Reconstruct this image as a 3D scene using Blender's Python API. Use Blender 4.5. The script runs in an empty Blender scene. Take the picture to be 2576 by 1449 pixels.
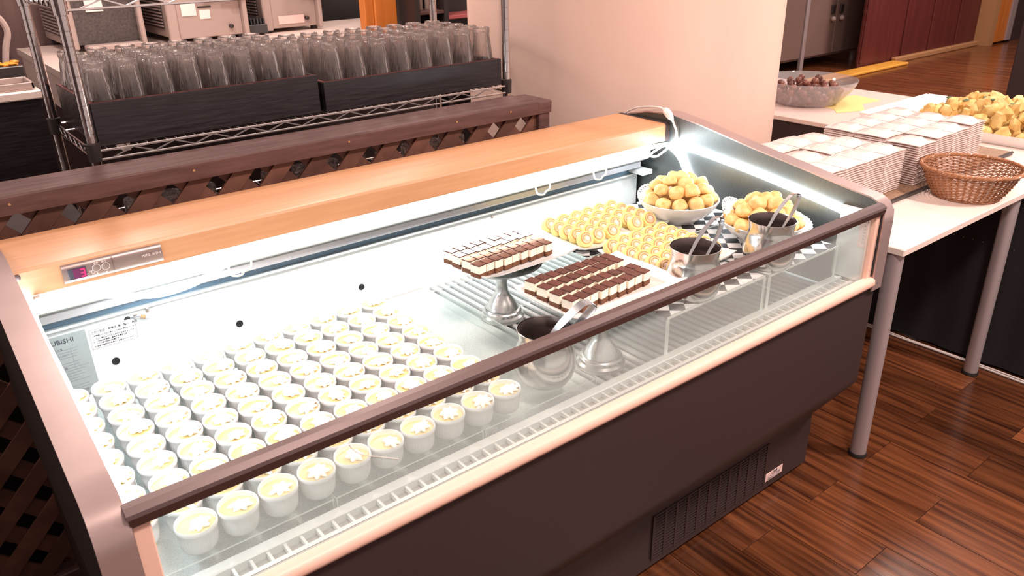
import bpy, math, random
from mathutils import Vector, Matrix

PI = math.pi
sc = bpy.context.scene
col = sc.collection
rnd = random.Random(7)

# ------------------------------------------------------------------ camera, light, exposure
cam_d = bpy.data.cameras.new('camera')
cam = bpy.data.objects.new('camera', cam_d)
col.objects.link(cam)
cam_d.sensor_width = 36.0
cam_d.lens = 1994.902 / 2576 * 36.0
cam_d.clip_start = 0.05
_r = Vector((0.78294147, -0.62179593, -0.01929962))
_u = Vector((0.26916366, 0.31062497, 0.9116266))
_f = Vector((0.56085076, 0.71894503, -0.41056604))
m = Matrix(((_r.x, _u.x, -_f.x), (_r.y, _u.y, -_f.y), (_r.z, _u.z, -_f.z)))
cam.matrix_world = Matrix.Translation((0, 0, 1.55)) @ m.to_4x4()
cam_d.dof.use_dof = True
cam_d.dof.focus_distance = 1.95
cam_d.dof.aperture_fstop = 11.0
sc.camera = cam

sc.view_settings.view_transform = 'Standard'
sc.view_settings.look = 'None'
sc.view_settings.gamma = 1.0
sc.view_settings.use_curve_mapping = False
sc.view_settings.exposure = 0.55
sc.cycles.max_bounces = 14
sc.cycles.transmission_bounces = 12
sc.cycles.transparent_max_bounces = 24
sc.cycles.glossy_bounces = 5
sc.cycles.diffuse_bounces = 4
sc.cycles.caustics_refractive = False
sc.cycles.caustics_reflective = False
sc.cycles.sample_clamp_indirect = 4.0
sc.cycles.blur_glossy = 0.5

w = bpy.data.worlds.new('world')
sc.world = w
w.use_nodes = True
w.node_tree.nodes['Background'].inputs[0].default_value = (1.0, 0.78, 0.72, 1)
w.node_tree.nodes['Background'].inputs[1].default_value = 0.50


def area(name, loc, size, power, color=(1, .80, .72), rot=(0, 0, 0)):
    d = bpy.data.lights.new(name, 'AREA')
    d.shape = 'DISK'
    d.size = size
    d.energy = power
    d.color = color
    o = bpy.data.objects.new(name, d)
    o.location = loc
    o.rotation_euler = rot
    col.objects.link(o)
    return o


area('ceiling_light', (0.9, -0.1, 2.7), .35, 40)
area('ceiling_light', (3.0, -0.3, 2.7), .3, 54)
area('ceiling_light', (4.2, 1.6, 2.7), .5, 14)
area('ceiling_light', (0.6, 3.3, 2.75), .18, 20)
area('ceiling_light', (1.6, 2.9, 2.75), .18, 14)
area('ceiling_light', (2.4, 4.0, 2.75), .4, 14)
area('ceiling_light', (-1.2, 1.6, 2.7), .5, 8)
area('ceiling_light', (9.5, 3.2, 2.75), .7, 75)
area('ceiling_light', (6.5, 1.5, 2.75), .5, 45)


# ------------------------------------------------------------------ materials
def mat(name, color, rough=.5, metal=0., noise=0., nscale=20, stretch=(1, 1, 1), bump=0., color2=None,
        coat=0., sub=0., spec=.5, emit=None, estr=0., ndetail=4, alpha=None, obj_random=0.):
    mt = bpy.data.materials.new(name)
    mt.use_nodes = True
    nt = mt.node_tree
    b = nt.nodes['Principled BSDF']
    b.inputs['Base Color'].default_value = (*color, 1)
    b.inputs['Roughness'].default_value = rough
    b.inputs['Metallic'].default_value = metal
    b.inputs['Specular IOR Level'].default_value = spec
    if coat:
        b.inputs['Coat Weight'].default_value = coat
        b.inputs['Coat Roughness'].default_value = .12
    if emit:
        b.inputs['Emission Color'].default_value = (*emit, 1)
        b.inputs['Emission Strength'].default_value = estr
    if noise or bump or color2 or obj_random:
        tc = nt.nodes.new('ShaderNodeTexCoord')
        mp = nt.nodes.new('ShaderNodeMapping')
        mp.inputs['Scale'].default_value = stretch
        n = nt.nodes.new('ShaderNodeTexNoise')
        n.inputs['Scale'].default_value = nscale
        n.inputs['Detail'].default_value = ndetail
        nt.links.new(tc.outputs['Object'], mp.inputs[0])
        if obj_random:
            oi = nt.nodes.new('ShaderNodeObjectInfo')
            mu = nt.nodes.new('ShaderNodeVectorMath')
            mu.operation = 'SCALE'
            mu.inputs[0].default_value = (31, 17, 9)
            nt.links.new(oi.outputs['Random'], mu.inputs['Scale'])
            ad = nt.nodes.new('ShaderNodeVectorMath')
            nt.links.new(mp.outputs[0], ad.inputs[0])
            nt.links.new(mu.outputs[0], ad.inputs[1])
            nt.links.new(ad.outputs[0], n.inputs['Vector'])
        else:
            nt.links.new(mp.outputs[0], n.inputs['Vector'])
        if color2 is None:
            color2 = tuple(max(0, c * (1 - noise)) for c in color)
        rp = nt.nodes.new('ShaderNodeValToRGB')
        rp.color_ramp.elements[0].position = .32
        rp.color_ramp.elements[1].position = .68
        rp.color_ramp.elements[0].color = (*color2, 1)
        rp.color_ramp.elements[1].color = (*color, 1)
        nt.links.new(n.outputs['Fac'], rp.inputs[0])
        out = rp.outputs[0]
        if obj_random:
            hv = nt.nodes.new('ShaderNodeHueSaturation')
            mr = nt.nodes.new('ShaderNodeMapRange')
            mr.inputs['To Min'].default_value = 1 - obj_random
            mr.inputs['To Max'].default_value = 1 + obj_random
            nt.links.new(oi.outputs['Random'], mr.inputs['Value'])
            nt.links.new(mr.outputs[0], hv.inputs['Value'])
            nt.links.new(out, hv.inputs['Color'])
            out = hv.outputs[0]
        nt.links.new(out, b.inputs['Base Color'])
        if bump:
            bp = nt.nodes.new('ShaderNodeBump')
            bp.inputs['Strength'].default_value = bump
            bp.inputs['Distance'].default_value = .004
            nt.links.new(n.outputs['Fac'], bp.inputs['Height'])
            nt.links.new(bp.outputs[0], b.inputs['Normal'])
    return mt


def thin_glass(name, tint=(1, 1, 1), refl=1.0, diff=0.0):
    """clear sheet: transparent, with fresnel reflection and a little pale diffuse haze"""
    mt = bpy.data.materials.new(name)
    mt.use_nodes = True
    nt = mt.node_tree
    nt.nodes.clear()
    out = nt.nodes.new('ShaderNodeOutputMaterial')
    tr = nt.nodes.new('ShaderNodeBsdfTransparent')
    tr.inputs[0].default_value = (*tint, 1)
    gl = nt.nodes.new('ShaderNodeBsdfGlossy')
    gl.inputs['Roughness'].default_value = .03
    lw = nt.nodes.new('ShaderNodeLayerWeight')
    pw = nt.nodes.new('ShaderNodeMath')
    pw.operation = 'POWER'
    pw.inputs[1].default_value = 4.0
    nt.links.new(lw.outputs['Facing'], pw.inputs[0])
    mu = nt.nodes.new('ShaderNodeMath')
    mu.operation = 'MULTIPLY_ADD'
    mu.inputs[1].default_value = .7 * refl
    mu.inputs[2].default_value = .025 * refl
    nt.links.new(pw.outputs[0], mu.inputs[0])
    mx = nt.nodes.new('ShaderNodeMixShader')
    nt.links.new(mu.outputs[0], mx.inputs[0])
    nt.links.new(tr.outputs[0], mx.inputs[1])
    nt.links.new(gl.outputs[0], mx.inputs[2])
    last = mx
    if diff:
        df = nt.nodes.new('ShaderNodeBsdfDiffuse')
        df.inputs[0].default_value = (.88, .96, .95, 1)
        m2 = nt.nodes.new('ShaderNodeMixShader')
        m2.inputs[0].default_value = diff
        nt.links.new(mx.outputs[0], m2.inputs[1])
        nt.links.new(df.outputs[0], m2.inputs[2])
        last = m2
    nt.links.new(last.outputs[0], out.inputs[0])
    return mt


def tumbler_glass(name):
    mt = bpy.data.materials.new(name)
    mt.use_nodes = True
    nt = mt.node_tree
    nt.nodes.clear()
    out = nt.nodes.new('ShaderNodeOutputMaterial')
    g = nt.nodes.new('ShaderNodeBsdfGlass')
    g.inputs['IOR'].default_value = 1.48
    g.inputs['Roughness'].default_value = .07
    t = nt.nodes.new('ShaderNodeBsdfTransparent')
    t.inputs[0].default_value = (1, .98, .97, 1)
    mx = nt.nodes.new('ShaderNodeMixShader')
    mx.inputs[0].default_value = .62
    nt.links.new(g.outputs[0], mx.inputs[1])
    nt.links.new(t.outputs[0], mx.inputs[2])
    d = nt.nodes.new('ShaderNodeBsdfTranslucent')
    d.inputs[0].default_value = (.97, .82, .78, 1)
    m2 = nt.nodes.new('ShaderNodeMixShader')
    m2.inputs[0].default_value = .09
    tc = nt.nodes.new('ShaderNodeTexCoord')
    mp = nt.nodes.new('ShaderNodeMapping')
    mp.inputs['Scale'].default_value = (150, 150, 16)
    nz_ = nt.nodes.new('ShaderNodeTexNoise')
    nz_.inputs['Scale'].default_value = 1.0
    nz_.inputs['Detail'].default_value = 1.0
    bp = nt.nodes.new('ShaderNodeBump')
    bp.inputs['Strength'].default_value = .9
    bp.inputs['Distance'].default_value = .005
    nt.links.new(tc.outputs['Object'], mp.inputs[0])
    nt.links.new(mp.outputs[0], nz_.inputs['Vector'])
    nt.links.new(nz_.outputs['Fac'], bp.inputs['Height'])
    nt.links.new(bp.outputs[0], g.inputs['Normal'])
    gl = nt.nodes.new('ShaderNodeBsdfGlossy')
    gl.inputs['Roughness'].default_value = .12
    nt.links.new(bp.outputs[0], gl.inputs['Normal'])
    lw = nt.nodes.new('ShaderNodeLayerWeight')
    lw.inputs['Blend'].default_value = .35
    m3 = nt.nodes.new('ShaderNodeMixShader')
    nt.links.new(lw.outputs['Fresnel'], m3.inputs[0])
    nt.links.new(mx.outputs[0], m3.inputs[1])
    nt.links.new(gl.outputs[0], m3.inputs[2])
    nt.links.new(m3.outputs[0], m2.inputs[1])
    nt.links.new(d.outputs[0], m2.inputs[2])
    nt.links.new(m2.outputs[0], out.inputs[0])
    return mt


def checker_mat(name):
    mt = bpy.data.materials.new(name)
    mt.use_nodes = True
    nt = mt.node_tree
    b = nt.nodes['Principled BSDF']
    b.inputs['Roughness'].default_value = .35
    tc = nt.nodes.new('ShaderNodeTexCoord')
    mp = nt.nodes.new('ShaderNodeMapping')
    mp.inputs['Rotation'].default_value = (0, 0, .74)
    ck = nt.nodes.new('ShaderNodeTexChecker')
    ck.inputs['Scale'].default_value = 27
    ck.inputs['Color1'].default_value = (.02, .02, .025, 1)
    ck.inputs['Color2'].default_value = (.8, .8, .8, 1)
    nt.links.new(tc.outputs['Object'], mp.inputs[0])
    nt.links.new(mp.outputs[0], ck.inputs['Vector'])
    nt.links.new(ck.outputs[0], b.inputs['Base Color'])
    return mt


M = dict(
    maple=mat('maple_laminate', (.60, .315, .165), .38, color2=(.54, .27, .135), nscale=6, stretch=(1, 14, 14), ndetail=6),
    steel=mat('brushed_steel', (.13, .14, .14), .36, .75, noise=.25, nscale=40, stretch=(25, 25, 1)),
    trim=mat('satin_trim_metal', (.47, .35, .335), .30, .45, noise=.15, nscale=7, stretch=(1, 1, 1)),
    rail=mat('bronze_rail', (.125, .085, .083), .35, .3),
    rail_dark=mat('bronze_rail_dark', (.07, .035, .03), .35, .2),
    lip=mat('salmon_bumper', (.88, .56, .45), .45),
    body=mat('dark_brown_panel', (.046, .026, .026), .55, noise=.2, nscale=300),
    slot=mat('dark_slot', (.008, .007, .008), .8),
    white=mat('white_enamel', (.70, .73, .72), .35),
    bluegrey=mat('blue_grey_rubber', (.12, .19, .26), .5),
    greyrail=mat('grey_rail', (.5, .49, .52), .35, .5),
    china=mat('white_china', (.86, .86, .85), .16),
    china_pink_lit=mat('cream_pink_china', (.86, .73, .69), .13),  # white china with the warm pink light put into its colour
    housing=mat('housing_white', (.42, .43, .40), .4),
    paper=mat('lace_paper', (.88, .87, .86), .7),
    custard=mat('custard', (.80, .67, .34), .28, color2=(.75, .60, .27), nscale=60, spec=.4, obj_random=.04),
    cream=mat('whipped_cream', (.93, .91, .88), .45),
    sponge=mat('cocoa_sponge', (.20, .085, .04), .85, color2=(.10, .035, .015), nscale=300, bump=.5),
    mousse=mat('cream_layer', (.90, .84, .70), .5),
    choc=mat('chocolate_glaze', (.085, .018, .012), .10, color2=(.06, .012, .008), nscale=40, coat=.6, obj_random=.25),
    roll=mat('yellow_sponge', (.84, .69, .30), .75, color2=(.78, .61, .22), nscale=150, bump=.25, obj_random=.05),
    filling=mat('roll_cream', (.80, .58, .42), .6, color2=(.76, .52, .34), nscale=150),
    roll_centre=mat('roll_centre_cream', (.84, .70, .62), .5),
    crust=mat('roll_crust', (.60, .33, .10), .8),
    choux=mat('choux_pastry', (.88, .66, .31), .6, color2=(.74, .42, .13), nscale=55, bump=.5, obj_random=.07),
    alu=mat('spun_aluminium', (.66, .67, .66), .24, .95, noise=.12, nscale=60, stretch=(1, 1, 12)),
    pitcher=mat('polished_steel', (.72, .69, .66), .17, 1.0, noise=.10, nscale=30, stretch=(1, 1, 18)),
    tongs=mat('tong_steel', (.60, .60, .61), .2, 1.0),
    fence=mat('dark_stained_wood', (.125, .062, .058), .5, color2=(.075, .034, .031), nscale=8, stretch=(1, 9, 9), bump=.25, ndetail=6),
    lattice=mat('lattice_wood', (.17, .072, .048), .55, color2=(.10, .038, .026), nscale=14, stretch=(1, 5, 1), bump=.3, obj_random=.25),
    chrome=mat('chrome', (.62, .57, .56), .14, 1.0),
    wire=mat('wire_chrome', (.80, .72, .70), .25, .8),
    tray=mat('black_painted_wood', (.022, .016, .019), .32, color2=(.012, .008, .010), nscale=14, stretch=(1, 8, 8), bump=.3, ndetail=6),
    tray_edge=mat('worn_red_edge', (.16, .035, .03), .5),
    plaster=mat('pink_plaster', (.84, .62, .52), .7, color2=(.76, .53, .45), nscale=2.2, stretch=(1, 1, .45), bump=.9, ndetail=9),
    table=mat('cream_laminate', (.86, .72, .65), .32, noise=.02, nscale=20),
    leg=mat('grey_lacquered_steel', (.44, .375, .385), .38, .35),
    foot=mat('black_rubber', (.015, .012, .012), .6),
    cloth=mat('black_cloth', (.014, .011, .014), .85, noise=.3, nscale=90),
    plank=mat('walnut_plank', (.185, .062, .024), .19, color2=(.034, .010, .005), nscale=4.5, stretch=(11, .55, 1), bump=.10, ndetail=10, obj_random=.42, spec=.4),
    joint=mat('plank_joint', (.03, .010, .006), .5),
    redwall=mat('red_brown_wall', (.115, .020, .018), .45, color2=(.085, .014, .013), nscale=3, stretch=(5, 5, .6)),
    brownwall=mat('brown_wood_wall', (.26, .155, .145), .5, color2=(.19, .11, .10), nscale=3, stretch=(9, 9, .5), ndetail=6),
    cabinet=mat('taupe_cabinet', (.20, .13, .115), .4, noise=.08, nscale=3),
    amber=mat('amber_wood', (.62, .20, .035), .4, color2=(.50, .15, .025), nscale=4, stretch=(6, 6, .6)),
    yellow=mat('lit_yellow_threshold', (.85, .42, .06), .4, noise=.2, nscale=4),  # lit stretch of threshold, its yellow light put into the colour
    tan=mat('tan_skirting', (.42, .22, .10), .45),
    beige=mat('beige_plastic', (.42, .33, .30), .45),
    dark=mat('dark_plastic', (.03, .022, .022), .4),
    darkgrey=mat('dark_grey_rack', (.045, .045, .05), .5),
    mesh=mat('perforated_panel', (.10, .08, .078), .5, noise=.5, nscale=120),
    shelfred=mat('pinkish_red_shelf', (.50, .13, .13), .45),
    orange=mat('orange_goods', (.85, .32, .03), .5),
    wicker=mat('brown_wicker', (.43, .20, .095), .38, color2=(.30, .125, .055), nscale=90, coat=.2),
    frost=thin_glass('frosted_plastic', (.90, .82, .84), 1.0, .17),
    nut=mat('red_brown_fruit', (.13, .035, .028), .32, color2=(.22, .09, .06), nscale=60, obj_random=.4),
    notes=mat('yellow_paper', (.88, .74, .30), .7),
    potato=mat('golden_food', (.84, .66, .28), .55, color2=(.60, .34, .09), nscale=24, bump=.7, obj_random=.14),
    herb=mat('green_herb', (.05, .10, .03), .6),
    runner=mat('speckled_tray', (.18, .10, .06), .5, color2=(.40, .26, .17), nscale=220),
    glass=thin_glass('case_glass', (.97, 1, .99), 1.0, .17),  # whitish haze mixed in to brighten the view through the glass
    acrylic=thin_glass('acrylic', (.97, .99, .98), .8, .05),
    acryl_edge=mat('acrylic_edge', (.80, .86, .82), .3),
    tumbler=tumbler_glass('tumbler_glass'),
    checker=checker_mat('checkered_film'),
    led=mat('led_tube', (1, 1, 1), .4, emit=(.84, .94, 1.0), estr=33.0),
    cable=mat('white_cable', (.86, .78, .74), .4),
    label_grey=mat('grey_label', (.33, .37, .36), .5, noise=.10, nscale=25),
    label_white=mat('white_label', (.82, .81, .78), .5),
    label_pink=mat('pink_label', (.86, .62, .58), .5),
    ink=mat('black_ink', (.04, .04, .06), .6),
    inkgrey=mat('grey_ink', (.22, .23, .26), .6),
    ctrl=mat('control_panel', (.30, .225, .21), .32, .5, noise=.15, nscale=60, stretch=(1, 1, 16)),
    display=mat('display_window', (.12, .012, .07), .3),
    display_dark=mat('display_frame', (.05, .05, .07), .3),
    digit=mat('red_digit', (1, .02, .08), .4, emit=(1, .01, .06), estr=2.2),
    silkscreen=mat('pale_silkscreen', (.82, .70, .66), .5),
    cordwhite=mat('white_floor_cord', (.62, .55, .52), .5),
    perf=mat('perforated_white_mat', (.74, .78, .78), .4, color2=(.58, .62, .62), nscale=420, ndetail=0),
    pitch_in=mat('shaded_inner_steel', (.26, .21, .20), .34, .9),  # darker copy of the pitcher steel, the dim interior put into its colour
    pale_sheet=mat('lightening_sheet', (.70, .58, .55), .5),  # pale tone to lighten what shows through the tumblers
    screw=mat('screw', (.5, .45, .42), .3, .9),
)


# ------------------------------------------------------------------ mesh builder
class MB:
    def __init__(s):
        s.v = []
        s.f = []

    def box(s, x0, x1, y0, y1, z0, z1, b=0.0):
        if b <= 0:
            i = len(s.v)
            s.v += [(x0, y0, z0), (x1, y0, z0), (x1, y1, z0), (x0, y1, z0), (x0, y0, z1), (x1, y0, z1), (x1, y1, z1), (x0, y1, z1)]
            s.f += [(i, i + 3, i + 2, i + 1), (i + 4, i + 5, i + 6, i + 7), (i, i + 1, i + 5, i + 4), (i + 1, i + 2, i + 6, i + 5),
                    (i + 2, i + 3, i + 7, i + 6), (i + 3, i, i + 4, i + 7)]
            return s
        c = ((x0 + x1) / 2, (y0 + y1) / 2, (z0 + z1) / 2)
        h = ((x1 - x0) / 2, (y1 - y0) / 2, (z1 - z0) / 2)
        b = min(b, min(h) * .95)
        idx = {}
        for sx in (-1, 1):
            for sy in (-1, 1):
                for sz in (-1, 1):
                    sg = (sx, sy, sz)
                    for ax in range(3):
                        p = [c[k] + sg[k] * (h[k] if k == ax else h[k] - b) for k in range(3)]
                        idx[(sg, ax)] = len(s.v)
                        s.v.append(tuple(p))

        def add(fc, n):
            a, b_, c_ = (Vector(s.v[k]) for k in fc[:3])
            if (b_ - a).cross(c_ - b_).dot(Vector(n)) < 0:
                fc = fc[::-1]
            s.f.append(tuple(fc))
        for ax in range(3):
            o = [k for k in range(3) if k != ax]
            for sg in (-1, 1):
                q = []
                for (a, b2) in ((-1, -1), (1, -1), (1, 1), (-1, 1)):
                    t = [0, 0, 0]
                    t[ax] = sg
                    t[o[0]] = a
                    t[o[1]] = b2
                    q.append(idx[(tuple(t), ax)])
                n = [0, 0, 0]
                n[ax] = sg
                add(q, n)
        for ax in range(3):
            o = [k for k in range(3) if k != ax]
            for a in (-1, 1):
                for b2 in (-1, 1):
                    t0 = [0, 0, 0]
                    t1 = [0, 0, 0]
                    t0[ax] = -1
                    t1[ax] = 1
                    t0[o[0]] = t1[o[0]] = a
                    t0[o[1]] = t1[o[1]] = b2
                    n = [0, 0, 0]
                    n[o[0]] = a
                    n[o[1]] = b2
                    add([idx[(tuple(t0), o[0])], idx[(tuple(t1), o[0])], idx[(tuple(t1), o[1])], idx[(tuple(t0), o[1])]], n)
        for sx in (-1, 1):
            for sy in (-1, 1):
                for sz in (-1, 1):
                    add([idx[((sx, sy, sz), k)] for k in range(3)], (sx, sy, sz))
        return s

    def lathe(s, prof, n=24, c=(0, 0, 0), mod=None, closed=False, caps=True):
        """prof: (r, z) list, revolved about z at c; mod(k_ring, angle, r) -> r"""
        i0 = len(s.v)
        for k, (r, z) in enumerate(prof):
            for j in range(n):
                a = 2 * PI * j / n
                rr = mod(k, a, r) if mod else r
                s.v.append((c[0] + rr * math.cos(a), c[1] + rr * math.sin(a), c[2] + z))
        m_ = len(prof)
        for k in range(m_ if closed else m_ - 1):
            k2 = (k + 1) % m_
            for j in range(n):
                j2 = (j + 1) % n
                s.f.append((i0 + k * n + j, i0 + k * n + j2, i0 + k2 * n + j2, i0 + k2 * n + j))
        if not closed and caps:
            if prof[0][0] > 1e-6:
                s.f.append(tuple(i0 + j for j in range(n))[::-1])
            if prof[-1][0] > 1e-6:
                s.f.append(tuple(i0 + (m_ - 1) * n + j for j in range(n)))
        return s

    def tube(s, pts, r, n=8, closed=False, ry=None, up=None):
        pts = [Vector(p) for p in pts]
        i0 = len(s.v)
        L = len(pts)
        prev = None
        for k, p in enumerate(pts):
            if closed:
                t = pts[(k + 1) % L] - pts[k - 1]
            else:
                t = pts[min(k + 1, L - 1)] - pts[max(k - 1, 0)]
            t.normalize()
            if prev is None:
                ref = Vector(up) if up else (Vector((0, 0, 1)) if abs(t.z) < .9 else Vector((0, 1, 0)))
                a = t.cross(ref).normalized()
            else:
                a = (prev - t * prev.dot(t)).normalized()
            prev = a
            b = t.cross(a)
            rr = r[k] if isinstance(r, (list, tuple)) else r
            r2 = rr if ry is None else ry
            for j in range(n):
                an = 2 * PI * (j + .5) / n
                s.v.append(tuple(p + a * (rr * math.cos(an)) + b * (r2 * math.sin(an))))
        for k in range(L if closed else L - 1):
            k2 = (k + 1) % L
            for j in range(n):
                j2 = (j + 1) % n
                s.f.append((i0 + k * n + j2, i0 + k * n + j, i0 + k2 * n + j, i0 + k2 * n + j2))
        if not closed:
            s.f.append(tuple(i0 + j for j in range(n)))
            s.f.append(tuple(i0 + (L - 1) * n + j for j in range(n))[::-1])
        return s

    def prism(s, poly, h0, h1, axis='x'):
        """poly of 2D points extruded along axis"""
        def P(a, b, h):
            return {'x': (h, a, b), 'y': (a, h, b), 'z': (a, b, h)}[axis]
        i = len(s.v)
        n = len(poly)
        area_ = sum(poly[k][0] * poly[(k + 1) % n][1] - poly[(k + 1) % n][0] * poly[k][1] for k in range(n))
        if (area_ < 0) != (axis == 'y'):
            poly = poly[::-1]
        s.v += [P(a, b, h0) for a, b in poly] + [P(a, b, h1) for a, b in poly]
        s.f.append(tuple(range(i, i + n))[::-1])
        s.f.append(tuple(range(i + n, i + 2 * n)))
        for k in range(n):
            k2 = (k + 1) % n
            s.f.append((i + k, i + k2, i + n + k2, i + n + k))
        return s

    def quad(s, a, b, c, d):
        i = len(s.v)
        s.v += [tuple(a), tuple(b), tuple(c), tuple(d)]
        s.f.append((i, i + 1, i + 2, i + 3))
        return s

    def blob(s, c, r, sub=(8, 6), jit=0., rg=None, sq=(1, 1, 1)):
        n, mm = sub
        i = len(s.v)
        rg = rg or rnd
        s.v.append((c[0], c[1], c[2] - r * sq[2]))
        for k in range(1, mm):
            ph = -PI / 2 + PI * k / mm
            for j in range(n):
                a = 2 * PI * j / n
                q = r * (1 + rg.uniform(-jit, jit))
                s.v.append((c[0] + q * sq[0] * math.cos(ph) * math.cos(a), c[1] + q * sq[1] * math.cos(ph) * math.sin(a), c[2] + q * sq[2] * math.sin(ph)))
        s.v.append((c[0], c[1], c[2] + r * sq[2]))
        top = len(s.v) - 1
        for j in range(n):
            s.f.append((i, i + 1 + (j + 1) % n, i + 1 + j))
            s.f.append((top, i + 1 + (mm - 2) * n + j, i + 1 + (mm - 2) * n + (j + 1) % n))
        for k in range(mm - 2):
            for j in range(n):
                j2 = (j + 1) % n
                s.f.append((i + 1 + k * n + j, i + 1 + k * n + j2, i + 1 + (k + 1) * n + j2, i + 1 + (k + 1) * n + j))
        return s

    def xf(s, mx):
        s.v = [tuple(mx @ Vector(p)) for p in s.v]
        return s

    def mesh(s, name, mt, smooth=True, angle=35):
        me = bpy.data.meshes.new(name)
        me.from_pydata(s.v, [], s.f)
        me.update()
        if mt:
            me.materials.append(mt)
        if smooth:
            me.shade_smooth()
            me.set_sharp_from_angle(angle=math.radians(angle))
        return me

    def obj(s, name, mt, parent=None, smooth=True, origin=None, angle=35):
        """verts are in world coordinates; the object goes to its parent's frame"""
        if parent is not None:
            w0 = wpos(parent)
            if origin is None:
                s.v = [(x - w0.x, y - w0.y, z - w0.z) for x, y, z in s.v]
                loc = (0, 0, 0)
            else:
                s.v = [(x - origin[0], y - origin[1], z - origin[2]) for x, y, z in s.v]
                loc = Vector(origin) - w0
        else:
            if origin is None:
                xs, ys, zs = zip(*s.v)
                origin = ((min(xs) + max(xs)) / 2, (min(ys) + max(ys)) / 2, min(zs))
            s.v = [(x - origin[0], y - origin[1], z - origin[2]) for x, y, z in s.v]
            loc = origin
        o = bpy.data.objects.new(name, s.mesh(name, mt, smooth, angle))
        o.location = loc
        if parent is not None:
            o.parent = parent
        col.objects.link(o)
        return o


def wpos(o):
    p = Vector((0, 0, 0))
    while o is not None:
        p = p + o.location
        o = o.parent
    return p


def tag(o, label=None, cat=None, group=None, kind=None):
    if label:
        o['label'] = label
    if cat:
        o['category'] = cat
    if group:
        o['group'] = group
    if kind:
        o['kind'] = kind
    return o


def thing(name, label, cat, loc=(0, 0, 0), group=None, rz=0):
    o = bpy.data.objects.new(name, None)
    o.empty_display_size = .05
    o.location = loc
    o.rotation_euler = (0, 0, rz)
    col.objects.link(o)
    return tag(o, label, cat, group)


def copy_tree(o, parent=None):
    c = o.copy()
    col.objects.link(c)
    c.parent = parent
    for ch in o.children:
        copy_tree(ch, c)
    return c


ORD = ['first', 'second', 'third', 'fourth', 'fifth', 'sixth', 'seventh', 'eighth', 'ninth', 'tenth', 'eleventh', 'twelfth',
       'thirteenth', 'fourteenth', 'fifteenth', 'sixteenth', 'seventeenth', 'eighteenth', 'nineteenth', 'twentieth']


def text_mesh(s, size, extrude=.0003, align='LEFT'):
    cu = bpy.data.curves.new('lettering', 'FONT')
    cu.body = s
    cu.size = size
    cu.extrude = extrude
    cu.align_x = align
    cu.resolution_u = 2
    o = bpy.data.objects.new('lettering', cu)
    col.objects.link(o)
    dg = bpy.context.evaluated_depsgraph_get()
    dg.update()
    me = bpy.data.meshes.new_from_object(o.evaluated_get(dg))
    bpy.data.objects.remove(o)
    return me


def text_on(s, size, pos, parent, mt, rot=(PI / 2, 0, 0), align='LEFT', sx=1.0, name='lettering'):
    me = text_mesh(s, size, align=align)
    me.materials.clear()
    me.materials.append(mt)
    o = bpy.data.objects.new(name, me)
    o.parent = parent
    o.location = Vector(pos) - wpos(parent)
    o.rotation_euler = rot
    o.scale = (sx, 1, 1)
    col.objects.link(o)
    return o


def spline(pts, k=8):
    """Catmull-Rom through pts"""
    P = [Vector(p) for p in pts]
    P = [P[0] * 2 - P[1]] + P + [P[-1] * 2 - P[-2]]
    out = []
    for i in range(1, len(P) - 2):
        for j in range(k):
            t = j / k
            a, b, c, d = P[i - 1], P[i], P[i + 1], P[i + 2]
            out.append(.5 * ((2 * b) + (-a + c) * t + (2 * a - 5 * b + 4 * c - d) * t * t + (-a + 3 * b - 3 * c + d) * t ** 3))
    out.append(P[-2])
    return out
#@@PART2
# ------------------------------------------------------------------ the setting
floor = tag(MB().box(-3, 16, -2.5, 8, -.06, -.004).obj('floor', M['joint']), 'glossy walnut-brown plank floor', None, None, 'structure')
plank_mesh = {}
PW, PL = .158, .92


def plank(x, y0, y1):
    k = round(y1 - y0, 3)
    if k not in plank_mesh:
        plank_mesh[k] = MB().box(.0008, PW - .0008, .0008, k - .0008, -.004, 0.0, .0006).mesh('plank', M['plank'], False)
    o = bpy.data.objects.new('plank', plank_mesh[k])
    o.parent = floor
    o.location = Vector((x, y0, 0)) - floor.location
    col.objects.link(o)


for i in range(-9, 15):
    x = 1.664 - PW * 1 + PW * i
    off = .94 if i % 2 == 0 else .70
    for j in range(-2, 4):
        plank(x, off + PL * j, off + PL * (j + 1))
far = MB()
rf = random.Random(3)
for i in range(15, 88):
    x = 1.664 - PW + PW * i
    off = .94 if i % 2 == 0 else .70
    for j in range(-2, 7):
        far.box(x + .001, x + PW - .001, off + PL * j + .001, off + PL * (j + 1) - .001, -.004, rf.uniform(-.0006, .0))
for i in range(-28, -9):
    x = 1.664 - PW + PW * i
    for j in range(-2, 7):
        far.box(x + .001, x + PW - .001, .94 + PL * j + .001, .94 + PL * (j + 1) - .001, -.004, 0)
for i in range(-9, 15):
    x = 1.664 - PW + PW * i
    off = .94 if i % 2 == 0 else .70
    for j in range(4, 7):
        far.box(x + .001, x + PW - .001, off + PL * j + .001, off + PL * (j + 1) - .001, -.004, 0)
tag(far.obj('distant_planks', M['plank'], floor, False), kind='stuff')

tag(MB().box(-.62, -.56, -.80, 1.90, 0, 1.40).obj('wall_left', M['body']), kind='structure')  # added unseen blocker, keeps side light off the lattice
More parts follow.
